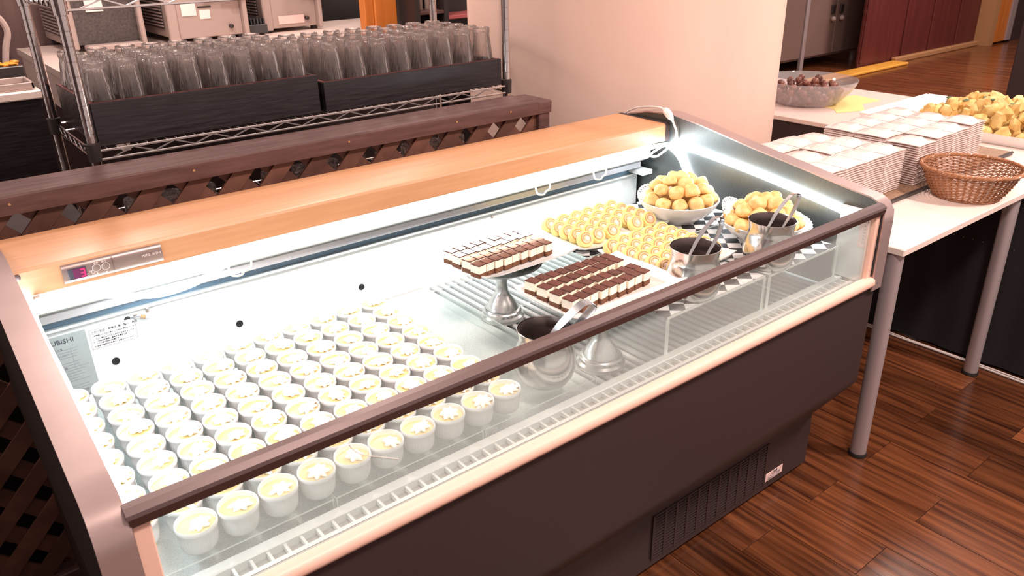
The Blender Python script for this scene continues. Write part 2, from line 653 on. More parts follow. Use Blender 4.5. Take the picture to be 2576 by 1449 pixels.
# far wall on the right, beyond the aisle
tag(MB().box(9.0, 11.95, 4.93, 4.955, 0, 2.9).obj('wall_right', M['redwall']), kind='structure')
wr = col.objects['wall_right']
for x in (9.02, 9.95, 10.62, 11.35):
    MB().box(x, x + .05, 4.915, 4.93, .06, 2.9, .005).obj('panel_batten', M['redwall'], wr)
tag(MB().box(-3, 16, 6.0, 6.15, 0, 2.9).obj('wall_back', M['brownwall']), kind='structure')
tag(MB().box(15.5, 15.7, -2.5, 6.0, 0, 2.9).obj('wall_far', M['redwall']), kind='structure')
th = MB().box(7.5, 9.75, 4.70, 4.90, 0, .03, .008).obj('trim_1', M['yellow'])
tag(th, kind='structure')
tag(MB().box(9.75, 11.94, 4.86, 4.925, 0, .06, .008).obj('trim_2', M['tan']), kind='structure')
tag(MB().box(11.955, 12.10, 4.74, 4.96, 0, 2.9).obj('trim_3', M['tan']), kind='structure')
ap = thing('door_frame_post', 'orange wooden post edged with grey strips at the far right', 'post', (12.35, 4.82, 0))
tag(MB().box(12.64, 15.5, 4.75, 4.9, 0, 2.9).obj('wall_corner', M['body']), kind='structure')
MB().box(12.105, 12.47, 4.75, 4.9, .03, 2.9).obj('post_face', M['amber'], ap)
MB().box(12.475, 12.62, 4.73, 4.9, .03, 2.9).obj('edge_strip', M['leg'], ap)
dk = thing('dark_partition', 'tall dark brown partition at the right edge beyond the buffet', 'partition', (8.0, 2.3, 0))
MB().box(7.7, 8.2, 1.0, 2.82, 0, 2.3, .01).obj('partition_body', M['body'], dk)
MB().box(7.68, 7.7, 1.06, 2.64, .12, 2.2, .004).obj('partition_panel', M['body'], dk)

cb = thing('tall_cabinet', 'tall taupe cabinets with small knobs against the far wall behind the pillar', 'cabinet', (8.8, 5.4, 0))
MB().box(6.9, 9.65, 5.33, 5.9, .13, 2.3).obj('cabinet_body', M['cabinet'], cb)
for (a, b2, kx) in ((6.93, 7.72, None), (7.74, 8.39, None), (8.46, 9.028, 8.945), (9.04, 9.62, 9.123)):
    d = MB().box(a, b2, 5.305, 5.33, .15, 2.28, .006).obj('door', M['cabinet'], cb)
    if kx:
        MB().box(kx - .035, kx + .035, 5.285, 5.305, .60, .70, .006).obj('handle', M['dark'], d)
        MB().blob((kx, 5.28, .545), .030).obj('knob', M['beige'], d)
MB().box(8.395, 8.455, 5.29, 5.33, 0, 2.3, .004).obj('upright', M['leg'], cb)
for x in (6.95, 9.60):
    MB().box(x, x + .04, 5.34, 5.38, 0, .13).obj('leg', M['leg'], cb)

# round plastered pillar
pl = MB()
pl.lathe([(.644, 0), (.644, .9), (.644, 1.8), (.644, 2.9)], 96, (2.513, 2.436, 0))
pil = tag(pl.obj('wall_pillar', M['plaster']), kind='structure')

# ------------------------------------------------------------------ refrigerated display case
CX0, CX1 = .06, 1.99          # outside faces
IX0, IX1 = .103, 1.945        # inside faces
case = thing('display_case', 'long open refrigerated dessert case with lit white interior and maple top beam', 'display case', (1.02, 1.4, 0))
prof = [(1.90, .90), (1.885, .955), (1.84, .985), (1.76, 1.004), (1.66, 1.012), (1.55, .997), (1.35, .961), (1.19, .936), (1.02, .907),
        (.972, .901), (.947, .890), (.932, .868), (.930, .84), (.930, .650), (.975, .645), (.99, .60), (1.90, .60)]
for (a, b2) in ((CX0, IX0), (IX1, CX1)):
    sp = MB().prism(prof, a, b2).obj('side_panel', M['steel'], case)
    # cap strip that follows the upper and front edge
    cap = MB()
    path = prof[:14]
    outer = []
    for k, (y, z) in enumerate(path):
        p0 = path[max(k - 1, 0)]
        p1 = path[min(k + 1, len(path) - 1)]
        ty, tz = p1[0] - p0[0], p1[1] - p0[1]
        L = math.hypot(ty, tz)
        outer.append((y + .004 * tz / L * -1 * -1, z - .004 * ty / L))
    poly = path + outer[::-1]
    i = len(cap.v)
    n = len(path)
    for x in (a - .0015, b2 + .0015):
        cap.v += [(x, y, z) for y, z in path] + [(x, y, z) for y, z in outer]
    for k in range(n - 1):
        cap.f.append((n + k, n + k + 1, 3 * n + k + 1, 3 * n + k))
        cap.f.append((k, k + 1, n + k + 1, n + k))
        cap.f.append((2 * n + k, 3 * n + k, 3 * n + k + 1, 2 * n + k + 1))
    cap.obj('edge_cap', M['trim'], sp, angle=50)
    MB().lathe([(.004, 0), (.004, .003), (.001, .004)], 10).xf(Matrix.Translation(((a + b2) / 2, .9295, .668)) @ Matrix.Rotation(PI / 2, 4, 'X')).obj('screw', M['screw'], sp)
# insulated outer body
MB().prism([(.937, .662), (.937, .37), (.940, .352), (.950, .334), (.966, .312), (1.035, .212), (1.05, .197), (1.07, .195), (1.85, .195), (1.88, .25), (1.88, .60), (.98, .60), (.98, .662)], CX0 + .012, CX1 - .012).obj('front_panel', M['body'], case)
base = MB().box(.08, 1.972, 1.049, 1.84, .012, .20, .004).obj('base', M['body'], case)
# louvres in the base: eleven columns of slots, recessed dark gaps between proud slats
x0, x1, z0, z1 = 1.262, 1.745, .042, .180
MB().box(x0, x1, 1.0475, 1.049, z0, z1).obj('louvre_opening', M['slot'], base)
gr = MB()
n = 11
cw = (x1 - x0) / n
for i in range(n + 1):
    gr.box(x0 + i * cw - .0045, x0 + i * cw + .0045, 1.0445, 1.0490, z0 - .003, z1 + .003)
tag(gr.obj('louvre_bar', M['body'], base), kind='stuff')
gs = MB()
for i in range(n):
    for k in range(15):
        z = z0 + k * (z1 - z0) / 14
        gs.box(x0 + i * cw + .004, x0 + (i + 1) * cw - .004, 1.0455, 1.0488, z - .0022, z + .0022)
tag(gs.obj('louvre_slats', M['body'], base), kind='stuff')
st = MB().box(1.755, 1.84, 1.0475, 1.049, .040, .068, .0005).obj('warning_sticker', M['label_pink'], base)
text_on('ご注意', .010, (1.797, 1.0472, .058), st, M['ink'], align='CENTER')
text_on('△ フィルターの清掃', .0065, (1.797, 1.0472, .050), st, M['inkgrey'], align='CENTER')
text_on('定期的に行ってください', .0055, (1.797, 1.0472, .043), st, M['inkgrey'], align='CENTER')

# salmon bumper lip and sill
MB().prism([(.924, .664), (.920, .672), (.922, .684), (.930, .690), (.944, .690), (.944, .661), (.930, .660)], CX0 + .04, CX1 - .045).obj('bumper', M['lip'], case, angle=50)
MB().box(IX0, IX1, .944, .9575, .655, .681).obj('sill', M['label_grey'], case)
# front glass with frame strips
MB().box(.128, 1.92, .9455, .9505, .678, .872).obj('front_glass', M['glass'], case, False)
for a in ((.104, .128), (1.920, 1.943)):
    MB().box(a[0], a[1], .936, .953, .664, .872, .002).obj('glass_frame', M['lip'], case)
MB().box(.128, 1.92, .9440, .9520, .8600, .8658).obj('glass_glint_strip', M['acryl_edge'], case, False)  # pale strip in place of the bright reflection under the rail
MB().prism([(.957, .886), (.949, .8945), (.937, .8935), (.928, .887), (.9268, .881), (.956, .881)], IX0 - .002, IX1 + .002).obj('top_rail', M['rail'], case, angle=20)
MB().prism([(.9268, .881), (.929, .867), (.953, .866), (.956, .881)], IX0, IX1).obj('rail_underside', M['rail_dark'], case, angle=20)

MB().tube(spline([(0.417, .9443, 0.844), (0.423, .9443, 0.832), (0.434, .9443, 0.820), (0.452, .9443, 0.807), (0.463, .9443, 0.801), (0.479, .9443, 0.791), (0.498, .9443, 0.780)], 6), .0006, 5).obj('glass_scratch', M['silkscreen'], case)
# air return grille behind the glass
gz = .662
MB().box(IX0, IX1, .9575, .991, .648, gz, .002).obj('grille_sill', M['white'], case)
MB().box(IX0, IX1, 1.0135, 1.024, .640, gz + .004, .002).obj('grille_edge', M['white'], case)
MB().box(IX0, IX1, .99, 1.014, .640, .6500).obj('grille_floor', M['label_grey'], case)
gb = MB().box(-.0024, .0024, .9905, 1.014, gz - .010, gz - .001).mesh('grille_bar', M['white'], False)
k = 0
x = .119
while x < IX1:
    o = bpy.data.objects.new('grille_bar', gb)
    o.parent = case
    o.location = (x - case.location.x, -case.location.y, 0)
    col.objects.link(o)
    x += .0283
# tub
MB().box(IX0, IX1, 1.024, 1.036, .60, gz + .002).obj('tub_front_wall', M['white'], case)
MB().box(IX0, IX1, .98, 1.80, .600, .617).obj('tub_floor', M['white'], case)
sl = MB().box(-.006, .006, 1.036, 1.775, .622, .630, .0015).mesh('deck_slat', M['white'])
k = 0
x = .125
while x < IX1 - .01:
    o = bpy.data.objects.new('deck_slat', sl)
    o.parent = case
    o.location = (x - case.location.x, -case.location.y, 0)
    col.objects.link(o)
    x += .0262
for y in (1.06, 1.28, 1.52, 1.755):
    MB().box(IX0 + .004, IX1 - .004, y - .005, y + .005, .6175, .622).obj('deck_rod', M['white'], case)
MB().box(.106, 1.062, 1.040, 1.772, .6302, .6306).obj('perforated_mat', M['perf'], case, False)
# back panel with holes, flange, rails
bpn = MB().box(IX0, 1.932, 1.78, 1.79, .606, .799, .001).obj('back_panel', M['white'], case)
MB().box(IX0, 1.934, 1.766, 1.780, .7985, .8045, .001).obj('panel_flange', M['white'], case)
MB().box(1.915, 1.932, 1.779, 1.7805, .61, .795).obj('panel_end_seam', M['white'], case)
MB().box(IX0, IX1, 1.80, 1.87, .60, .93).obj('inner_back', M['steel'], case)
MB().box(IX0, 1.93, 1.776, 1.80, .8055, .862).obj('air_slot', M['bluegrey'], case)
MB().box(IX0, 1.905, 1.738, 1.752, .832, .852, .002).obj('grey_rail', M['greyrail'], case)
MB().prism([(1.690, .924), (1.700, .872), (1.722, .860), (1.775, .860), (1.775, .926)], IX0, 1.90).obj('lamp_housing', M['housing'], case)
MB().box(1.885, 1.931, 1.71, 1.775, .812, .826, .001).obj('rail_bracket', M['white'], case)
hole = MB().lathe([(.0085, 0), (.0085, .002)], 20).xf(Matrix.Rotation(PI / 2, 4, 'X')).mesh('panel_hole', M['slot'])
for (x, z) in ((.258, .688), (.542, .688), (.877, .688), (1.20, .688)):
    o = bpy.data.objects.new('panel_hole', hole)
    o.parent = bpn
    o.location = Vector((x, 1.7802, z)) - wpos(bpn)
    col.objects.link(o)
scr = MB().lathe([(.004, 0), (.004, .002), (.0015, .0035)], 12).xf(Matrix.Rotation(PI / 2, 4, 'X')).mesh('screw', M['screw'])
for (x, z) in ((.128, .771), (.318, .784), (1.319, .784), (1.922, .785), (1.10, .62)):
    o = bpy.data.objects.new('screw', scr)
    o.parent = bpn
    o.location = Vector((x, 1.7799, z)) - wpos(bpn)
    col.objects.link(o)
sen = MB().tube(spline([(.307, 1.778, .780), (.318, 1.770, .783), (.328, 1.768, .781)]), .0018, 6)
sen.lathe([(.0075, 0), (.0075, .004), (.004, .004)], 14, (0, 0, 0))
s_ = sen.obj('sensor_lead', M['inkgrey'], bpn)
MB().tube([(.327, 1.770, .781), (.336, 1.768, .778)], .0042, 8).obj('sensor', M['tan'], bpn)
MB().tube([(.336, 1.768, .778), (.345, 1.769, .775)], .0046, 8).obj('sensor_sleeve', M['acryl_edge'], bpn)
MB().lathe([(.0035, 0), (.0045, .01), (.002, .014)], 10, (.344, 1.772, .786)).obj('cable_clip', M['screw'], bpn)
MB().tube([(.301 + .009 * math.cos(t * PI / 8), 1.7785, .779 + .009 * math.sin(t * PI / 8)) for t in range(16)], .002, 6, True).obj('grommet', M['white'], bpn)
MB().lathe([(.0075, 0), (.0075, .001)], 14).xf(Matrix.Translation((.301, 1.7798, .779)) @ Matrix.Rotation(PI / 2, 4, 'X')).obj('grommet_hole', M['slot'], bpn)

# rating plate and notice on the back panel
rp_ = MB().box(.104, .214, 1.7785, 1.7802, .612, .783, .0003).obj('rating_plate', M['label_grey'], bpn)
text_on('MITSUBISHI', .0150, (.112, 1.7783, .764), rp_, M['ink'], sx=1.02)
ln = MB()
rr_ = random.Random(5)
for k in range(21):
    z = .748 - k * .0064
    if k in (4, 13):
        continue
    xx = .112 + (0.0 if k % 3 else .012)
    ln.box(xx, .206 - rr_.uniform(0, .02), 1.7781, 1.7785, z, z + .0006)
ln.box(.150, .1506, 1.7781, 1.7785, .66, .752)
ln.box(.178, .1786, 1.7781, 1.7785, .70, .752)
tag(ln.obj('ruled_lines', M['inkgrey'], rp_, False), kind='stuff')
for k, s_t in enumerate(('冷蔵ショーケース', '形名  定格電圧  100V', '定格消費電力', '冷媒  HFC  封入量', '周囲温度  30℃', '製造番号', '注意', '電源プラグを抜いてから行う', '三菱電機株式会社')):
    text_on(s_t, .0062, (.114, 1.7782, .749 - .0155 * k), rp_, M['ink' if k in (0, 6) else 'inkgrey'])
lb = MB().box(.2185, .316, 1.7785, 1.7802, .729, .778, .0003).obj('notice_label', M['label_white'], bpn)
fr = MB()
for (a, b2, c, d) in ((.220, .3145, .7755, .7762), (.220, .3145, .7308, .7315), (.220, .2207, .7308, .7762), (.3138, .3145, .7308, .7762), (.221, .3138, .7655, .7660), (.221, .3138, .7565, .7569)):
    fr.box(a, b2, 1.7781, 1.7785, c, d)
fr.obj('label_border', M['inkgrey'], lb, False)
for s_t, sz, x, z in (('フロン回収・破壊法  第一種特定製品', .0058, .2235, .768), ('この製品にはフロン類としてHFCが使われています。', .0040, .2235, .7595),
                      ('(1) フロン類をみだりに大気中に放出することは', .0040, .2235, .7515), ('(2) この製品を廃棄・整備する場合には、', .0040, .2235, .7460),
                      ('フロン類の回収が必要です。', .0040, .2285, .7405), ('(3) 冷媒の種類及び数量は、記載されています。', .0040, .2235, .7345)):
    text_on(s_t, sz, (x, 1.7782, z), lb, M['ink'])
MB().box(1.939, 1.9449, .957, 1.045, .668, .868, .001).obj('end_liner', M['white'], case)
# small notice at the right of the front glass
nl = MB().box(1.9375, 1.9389, .958, .985, .765, .845, .0003).obj('side_notice', M['label_pink'], case)
text_on('ご注意', .007, (1.9372, .9805, .835), nl, M['ink'], rot=(PI / 2, 0, -PI / 2))
for k, ch in enumerate('人がのらない'):
    text_on(ch, .008, (1.9372, .974, .822 - .009 * k), nl, M['inkgrey'], rot=(PI / 2, 0, -PI / 2))

# maple beam
bm = MB()
bm.prism([(1.66, .930), (1.66, .979), (1.6635, .984), (1.668, .986), (1.872, .986), (1.88, .979), (1.88, .93)], .088, 1.925).obj('top_beam', M['maple'], case, angle=25)
be = MB().prism([(1.66, .930), (1.66, .979), (1.668, .986), (1.872, .986), (1.88, .979), (1.88, .93)], 1.925, 1.9445).obj('beam_end', M['body'], case)
tb = [o for o in case.children if o.name.startswith('top_beam')][0]
MB().lathe([(.006, 0), (.006, .003), (.002, .004)], 12).xf(Matrix.Translation((.113, 1.66, .972)) @ Matrix.Rotation(PI / 2, 4, 'X')).obj('screw', M['rail'], tb)
cp = MB().prism([(1.661, .937), (1.6565, .939), (1.6535, .948), (1.6530, .958), (1.6545, .967), (1.6575, .974), (1.661, .976)], .187, .374).obj('control_panel', M['ctrl'], case, angle=50)
dsp = MB().box(.196, .229, 1.6515, 1.6560, .944, .967, .001).obj('display', M['display_dark'], cp)
MB().box(.205, .2275, 1.6508, 1.6518, .9455, .9655).obj('display_window', M['display'], dsp, False)
sg = MB()
X, Z, W, H = .2185, .9475, .0075, .016
for (a, b2, c, d) in ((0, W, H - .0016, H), (0, W, H / 2 - .0008, H / 2 + .0008), (0, W, 0, .0016), (W - .0018, W, 0, H)):
    sg.box(X + a, X + b2, 1.6502, 1.6509, Z + c, Z + d)
sg.obj('digit', M['digit'], dsp, False)
text_on('℃', .0105, (.2315, 1.6525, .9475), cp, M['silkscreen'])
for (x, z, dr) in ((.247, .958, 1), (.264, .957, -1)):
    b3 = MB().lathe([(.0068, 0), (.0068, .0012), (.006, .0016)], 20).xf(Matrix.Translation((x, 1.6533, z)) @ Matrix.Rotation(PI / 2, 4, 'X')).obj('button', M['ctrl'], cp)
    MB().tube([(x + .0074 * math.cos(t * PI / 10), 1.6519, z + .0074 * math.sin(t * PI / 10)) for t in range(20)], .0004, 5, True).obj('button_ring', M['silkscreen'], b3)
    zz = z - .0115
    MB().prism([(x - .002, zz - .001 * dr), (x + .002, zz - .001 * dr), (x, zz + .002 * dr)], 1.6520, 1.6535, 'y').obj('arrow', M['silkscreen'], b3)
text_on('表示', .0045, (.2435, 1.6518, .9665), cp, M['silkscreen'])
text_on('点灯', .0045, (.2575, 1.6518, .9660), cp, M['silkscreen'])
MB().box(.278, .2783, 1.6515, 1.654, .938, .975).obj('panel_seam', M['rail'], cp, False)
text_on('MITSUBISHI', .0075, (.333, 1.6520, .957), cp, M['silkscreen'], sx=1.0)

# ------------------------------------------------------------------ LED tube light in the case
led = thing('led_tube_light', 'glowing white flexible tube light running round under the case beam', 'light', (1.0, 1.65, .90))
LZ = .902
main = spline([(.112, 1.10, .872), (.112, 1.35, .905), (.116, 1.58, .915), (.135, 1.655, .917), (.17, 1.664, .912), (.21, 1.666, .905), (.275, 1.667, .884), (.35, 1.667, .863), (.416, 1.667, .865),
               (.46, 1.668, .876), (.50, 1.669, .889), (.56, 1.669, .896), (.70, 1.668, .904), (1.0, 1.668, .906), (1.4, 1.668, .909), (1.80, 1.668, .914),
               (1.90, 1.66, .920), (1.928, 1.62, .921), (1.934, 1.52, .915), (1.934, 1.32, .893), (1.934, 1.15, .868), (1.934, 1.01, .845)], 7)
MB().tube(main, .0062, 8).obj('glowing_tube', M['led'], led)
MB().tube(spline([(.112, .955, .845), (.112, 1.03, .862), (.112, 1.10, .872)], 6), .0062, 8).obj('glowing_tube', M['led'], led)
MB().tube(spline([(1.925, 1.655, .918), (1.932, 1.632, .905), (1.935, 1.606, .885), (1.936, 1.585, .855), (1.936, 1.570, .828), (1.936, 1.560, .79)], 6), .0055, 8).obj('hanging_tube', M['led'], led)  # emissive arc curving down along the right panel


def hook(x, yb=1.660, zb=.888):
    p = [(x - .027, yb - .004, zb + .014), (x - .026, yb - .012, zb - .014), (x - .016, yb - .016, zb - .020), (x - .004, yb - .016, zb - .021), (x + .004, yb - .016, zb - .014),
         (x + .016, yb - .014, zb - .012), (x + .024, yb - .010, zb - .002), (x + .022, yb - .004, zb + .016)]
    return MB().tube(spline(p, 4), .0028, 6)


for x in (.528, 1.409, 1.633):
    hook(x).obj('tube_clip', M['white'], led)
MB().box(.128, .142, 1.640, 1.660, .905, .930, .003).obj('tube_clip', M['white'], led)

pc = thing('power_cord', 'white power cord with inline switch draped over the case corner', 'cord', (1.93, 1.7, 1.0))
MB().tube(spline([(1.975, 1.90, .90), (1.972, 1.893, .965), (1.966, 1.84, 1.000), (1.962, 1.78, 1.016), (1.955, 1.72, 1.024), (1.948, 1.69, 1.022)], 6), .0032, 8).obj('cord', M['cable'], pc)
sw = MB().tube(spline([(1.948, 1.692, 1.022), (1.944, 1.680, 1.020), (1.940, 1.664, 1.013), (1.936, 1.648, 1.003), (1.934, 1.640, .996)], 4), [.004, .006, .008, .010, .011, .012, .012, .012, .012, .012, .011, .010, .0085, .0065, .0055, .005, .004], 10)
sw.obj('switch', M['cable'], pc)
MB().tube(spline([(1.934, 1.641, .997), (1.934, 1.630, .980), (1.936, 1.624, .962), (1.934, 1.626, .943), (1.925, 1.636, .928), (1.90, 1.65, .917), (1.87, 1.655, .905), (1.85, 1.652, .897), (1.87, 1.645, .892), (1.90, 1.645, .900), (1.92, 1.64, .912)], 6), .0036, 8).obj('cord', M['cable'], pc)
#@@PART3
# ------------------------------------------------------------------ acrylic risers and platforms in the case
RZ = .672


def riser(x0, x1, label, y0=1.052, y1=1.632, z=RZ):
    t = thing('acrylic_riser', label, 'stand', ((x0 + x1) / 2, (y0 + y1) / 2, .630), 'clear acrylic risers on the case deck')
    MB().box(x0, x1, y0, y1, z - .004, z).obj('shelf', M['acrylic'], t, False)
    for x in (x0, x1 - .004):
        MB().box(x, x + .004, y0, y1, .6310, z - .0045).obj('leg', M['acrylic'], t, False)
    MB().box(x0, x1, y0 - .0012, y0 - .0002, z - .003, z - .001).obj('polished_edge', M['acryl_edge'], t, False)
    MB().box(x0 - .0012, x0 - .0003, y0, y1, z - .003, z - .001).obj('polished_edge', M['acryl_edge'], t, False)
    MB().box(x1 + .0003, x1 + .0012, y0, y1, z - .003, z - .001).obj('polished_edge', M['acryl_edge'], t, False)
    for x in (x0, x1 - .002):
        MB().box(x, x + .002, y0 - .0012, y0 - .0002, .631, z - .003).obj('polished_edge', M['acryl_edge'], t, False)
    return t


riser(.110, .424, 'clear acrylic riser under the ramekins at the left end of the case')
riser(.429, .742, 'middle clear acrylic riser under the rows of ramekins')
riser(.747, 1.045, 'clear acrylic riser under the right ramekins and the nearest steel pitcher')


def platform(x0, x1, y0, y1, label, z=.757):
    t = thing('checkered_platform', label, 'stand', ((x0 + x1) / 2, (y0 + y1) / 2, .630), 'raised display platforms with checkered tops')
    MB().box(x0, x1, y0, y1, z - .006, z - .0012).obj('shelf', M['acrylic'], t, False)
    MB().box(x0 + .002, x1 - .002, y0 + .002, y1 - .002, z - .001, z).obj('checkered_sheet', M['checker'], t, False)
    MB().box(x0, x1, y0 - .0012, y0, z - .006, z).obj('polished_edge', M['acryl_edge'], t, False)
    for x in (x0, x1 - .005):
        MB().box(x, x + .005, y0, y1, .6305, z - .0065).obj('leg', M['acrylic'], t, False)
        MB().box(x - .003, x + .008, y0 - .0015, y0 - .0003, .631, z - .0065).obj('leg_edge', M['acryl_edge'], t, False)


platform(1.245, 1.608, 1.036, 1.405, 'checkered platform under the nearer tray of roll cakes')
platform(1.615, 1.925, 1.030, 1.345, 'checkered platform at the right end under the second bowl of cream puffs')
platform(1.355, 1.690, 1.412, 1.645, 'rear checkered platform under the farther tray of roll cakes')
platform(1.696, 1.930, 1.352, 1.650, 'corner checkered platform under the larger bowl of cream puffs')

# ------------------------------------------------------------------ ramekins
RH = .046


def flute(k, a, r):
    return r * (1 + (.012 * math.cos(36 * a) if 3 <= k <= 5 else 0))


rprof = [(.0, .0), (.0255, .0), (.0275, .003), (.0283, .006), (.0296, .020), (.0312, .0355), (.0326, .0375), (.0330, .0405), (.0328, .0440), (.0318, .0462),
         (.0304, .0450), (.0296, .0400), (.0285, .0300), (.0, .0295)]
rk_mesh = MB().lathe(rprof, 72, mod=flute, caps=False).mesh('ramekin', M['china'])
cu_mesh = MB().lathe([(.0294, .0372), (.0270, .0366), (.0, .0366)], 28, caps=False).mesh('custard', M['custard'])


def rosette(seed, R=.0135, H=.013, petals=7):
    g = random.Random(seed)
    mb = MB()
    prof_ = [(R * .75, 0), (R, .25 * H), (R * .88, .5 * H), (R * .62, .72 * H), (R * .34, .9 * H), (R * .08, H * 1.08)]
    ph = g.uniform(0, 6)
    tw = g.uniform(.8, 1.6)
    sq = g.uniform(.8, 1.0)

    def md(k, a, r):
        return r * (1 + .26 * math.cos(petals * a + ph + k * tw * .35) + .06 * math.cos(2 * a + ph))
    mb.lathe(prof_, 42, mod=md)
    mb.v = [(x, y * sq, z) for x, y, z in mb.v]
    if g.random() < .45:
        mb.blob((R * 1.15, R * .3, .003), .0042, (7, 5), .25, g, (1.2, .8, .8))
    return mb.mesh('whipped_cream', M['cream'], True, 60)


ros = [rosette(k, R=.0152 + .0016 * (k % 3), H=.012 + .003 * (k % 2), petals=6 + k % 3) for k in range(8)]
rowname = ['front row behind the glass'] + [ORD[k] + ' row back' for k in range(1, 9)]
rg = random.Random(11)
colx = [.1385] + [.209 + .0683 * k for k in range(10)]
rowy = [1.088, 1.1545] + [1.2205 + .0672 * k for k in range(6)]
rowy = [1.086, 1.153] + [1.2195 + .0665 * k for k in range(7)]
for j, y in enumerate(rowy):
    for i, x in enumerate(colx):
        dx, dy = rg.uniform(-.0008, .0008), rg.uniform(-.0008, .0008)
        if j == 0 and i == 0:
            continue
        o = bpy.data.objects.new('ramekin', rk_mesh)
        o.location = (x + dx, y + dy, RZ + .0005)
        o.rotation_euler = (0, 0, rg.uniform(0, 6))
        col.objects.link(o)
        where = 'leftmost column beside the left panel' if i == 0 else ('rightmost column' if i == 10 else ORD[i] + ' column from the left')
        tag(o, 'white ramekin of custard with cream, %s, %s' % (rowname[j], where), 'ramekin', 'ramekins of custard pudding in the case')
        c = bpy.data.objects.new('custard', cu_mesh)
        c.parent = o
        col.objects.link(c)
        k = bpy.data.objects.new('whipped_cream', ros[rg.randrange(8)])
        k.parent = o
        a = -o.rotation_euler.z + rg.uniform(-.9, .6)
        d = rg.uniform(.003, .010)
        k.location = (d * math.cos(a), d * math.sin(a), .0366)
        k.rotation_euler = (rg.uniform(-.12, .12), rg.uniform(-.12, .12), rg.uniform(0, 6))
        col.objects.link(k)

# ------------------------------------------------------------------ pedestal stands, plates and doilies


def pedestal(cx, cy, ztop, label):
    t = thing('pedestal_stand', label, 'cake stand', (cx, cy, .630), 'metal pedestal cake stands')
    MB().lathe([(0, 0), (.056, 0), (.0575, .003), (.056, .010), (.052, .013), (.0500, .0145), (.0505, .022), (.048, .026), (.044, .028), (0, .028)], 48, (cx, cy, .6305), caps=False).obj('foot', M['alu'], t)
    h = ztop - .6305
    MB().lathe([(.043, .0285), (.0405, .034), (.033, .048), (.023, .062), (.0165, .074), (.0145, h * .62), (.0150, h * .74), (.019, h * .82), (.022, h * .86)], 40, (cx, cy, .6305)).obj('stem', M['alu'], t)
    MB().lathe([(.0, h * .855), (.05, h * .87), (.085, h * .92), (.104, h * .985), (.106, h), (.102, h * .995), (.08, h * .94), (.0, h * .89)], 56, (cx, cy, .6305), caps=False).obj('dish', M['alu'], t)
    return t


def plate_rect(x0, x1, y0, y1, z, label, rim=.008, rz=0., name='serving_plate', lift=.006, group=None):
    """shallow rectangular china plate with raised rim and upturned corners; z = underside"""
    mb = MB()
    cx, cy = (x0 + x1) / 2, (y0 + y1) / 2
    nx, ny = 24, 16
    top = []
    hx, hy = (x1 - x0) / 2, (y1 - y0) / 2

    def Zf(u, v):
        e = max(abs(u), abs(v))
        base_ = 0.0 if e < .74 else ((e - .74) / .26) ** 1.3 * rim
        cr = max(0, abs(u) - .75) * max(0, abs(v) - .75) * 16 * lift
        return base_ + cr
    us = [-1 + 2 * i / nx for i in range(nx + 1)]
    vs = [-1 + 2 * j / ny for j in range(ny + 1)]
    for lay, dz in ((0, .0045), (1, 0)):
        for v in vs:
            for u in us:
                k = 1 - .006 * lay
                bulge = 1 - .03 * abs(u * v)
                mb.v.append((cx + u * hx * k * bulge, cy + v * hy * k * bulge, z + dz + Zf(u, v)))
    N = (nx + 1) * (ny + 1)
    for j in range(ny):
        for i in range(nx):
            a = j * (nx + 1) + i
            mb.f.append((a, a + 1, a + nx + 2, a + nx + 1))
            mb.f.append((N + a, N + a + nx + 1, N + a + nx + 2, N + a + 1))
    bd = [j * (nx + 1) for j in range(ny + 1)] + [ny * (nx + 1) + i for i in range(1, nx + 1)] + [j * (nx + 1) + nx for j in range(ny - 1, -1, -1)] + [i for i in range(nx - 1, 0, -1)]
    for q in range(len(bd)):
        a, b2 = bd[q], bd[(q + 1) % len(bd)]
        mb.f.append((a, b2, N + b2, N + a))
    mb.box(cx - hx * .6, cx + hx * .6, cy - hy * .6, cy + hy * .6, z - .004, z + .001)
    o = mb.obj(name, M['china'], None, True, (cx, cy, z - .004), 60)
    o.rotation_euler.z = rz
    return tag(o, label, 'plate', group)


def doily(cx, cy, z, R, label, n=26, cup=0.0, tilt=(0, 0, 0)):
    mb = MB()
    N = n * 8
    rings = [(.0, 0), (.45, 0), (.62, 0), (.78, 0), (.88, 0), (1.0, 0)]
    for k, (q, _) in enumerate(rings):
        for j in range(N):
            a = 2 * PI * j / N
            r = R * q
            if k >= 4:
                r = R * (q - .05 + .05 * abs(math.sin(a * n / 2)))
            mb.v.append((r * math.cos(a), r * math.sin(a), cup * max(0, q - .5) * 2 * R + (.0008 * math.sin(a * n) if k > 3 else 0)))
    for k in range(len(rings) - 1):
        for j in range(N):
            if k == 3 and (j % 8) in (3, 4):
                continue
            if k == 2 and (j % 8) in (0, 7) and (j // 8) % 2 == 0:
                continue
            j2 = (j + 1) % N
            mb.f.append((k * N + j, k * N + j2, (k + 1) * N + j2, (k + 1) * N + j))
    o = mb.obj('lace_doily', M['paper'], None, True, (0, 0, 0))
    so = o.modifiers.new('thickness', 'SOLIDIFY')
    so.thickness = .0003
    o.location = (cx, cy, z)
    o.rotation_euler = tilt
    return tag(o, label, 'doily')


pedestal(1.125, 1.485, .785, 'metal pedestal stand under the farther plate of chocolate cream squares')
pedestal(1.146, 1.141, .805, 'metal pedestal stand under the nearer plate of dark chocolate squares')
plate_rect(1.003, 1.310, 1.386, 1.586, .790, 'white rectangular plate of glossy chocolate cream squares, on the farther stand')
plate_rect(.990, 1.328, 1.046, 1.274, .810, 'white rectangular plate of dark chocolate squares, nearest to the front rail')
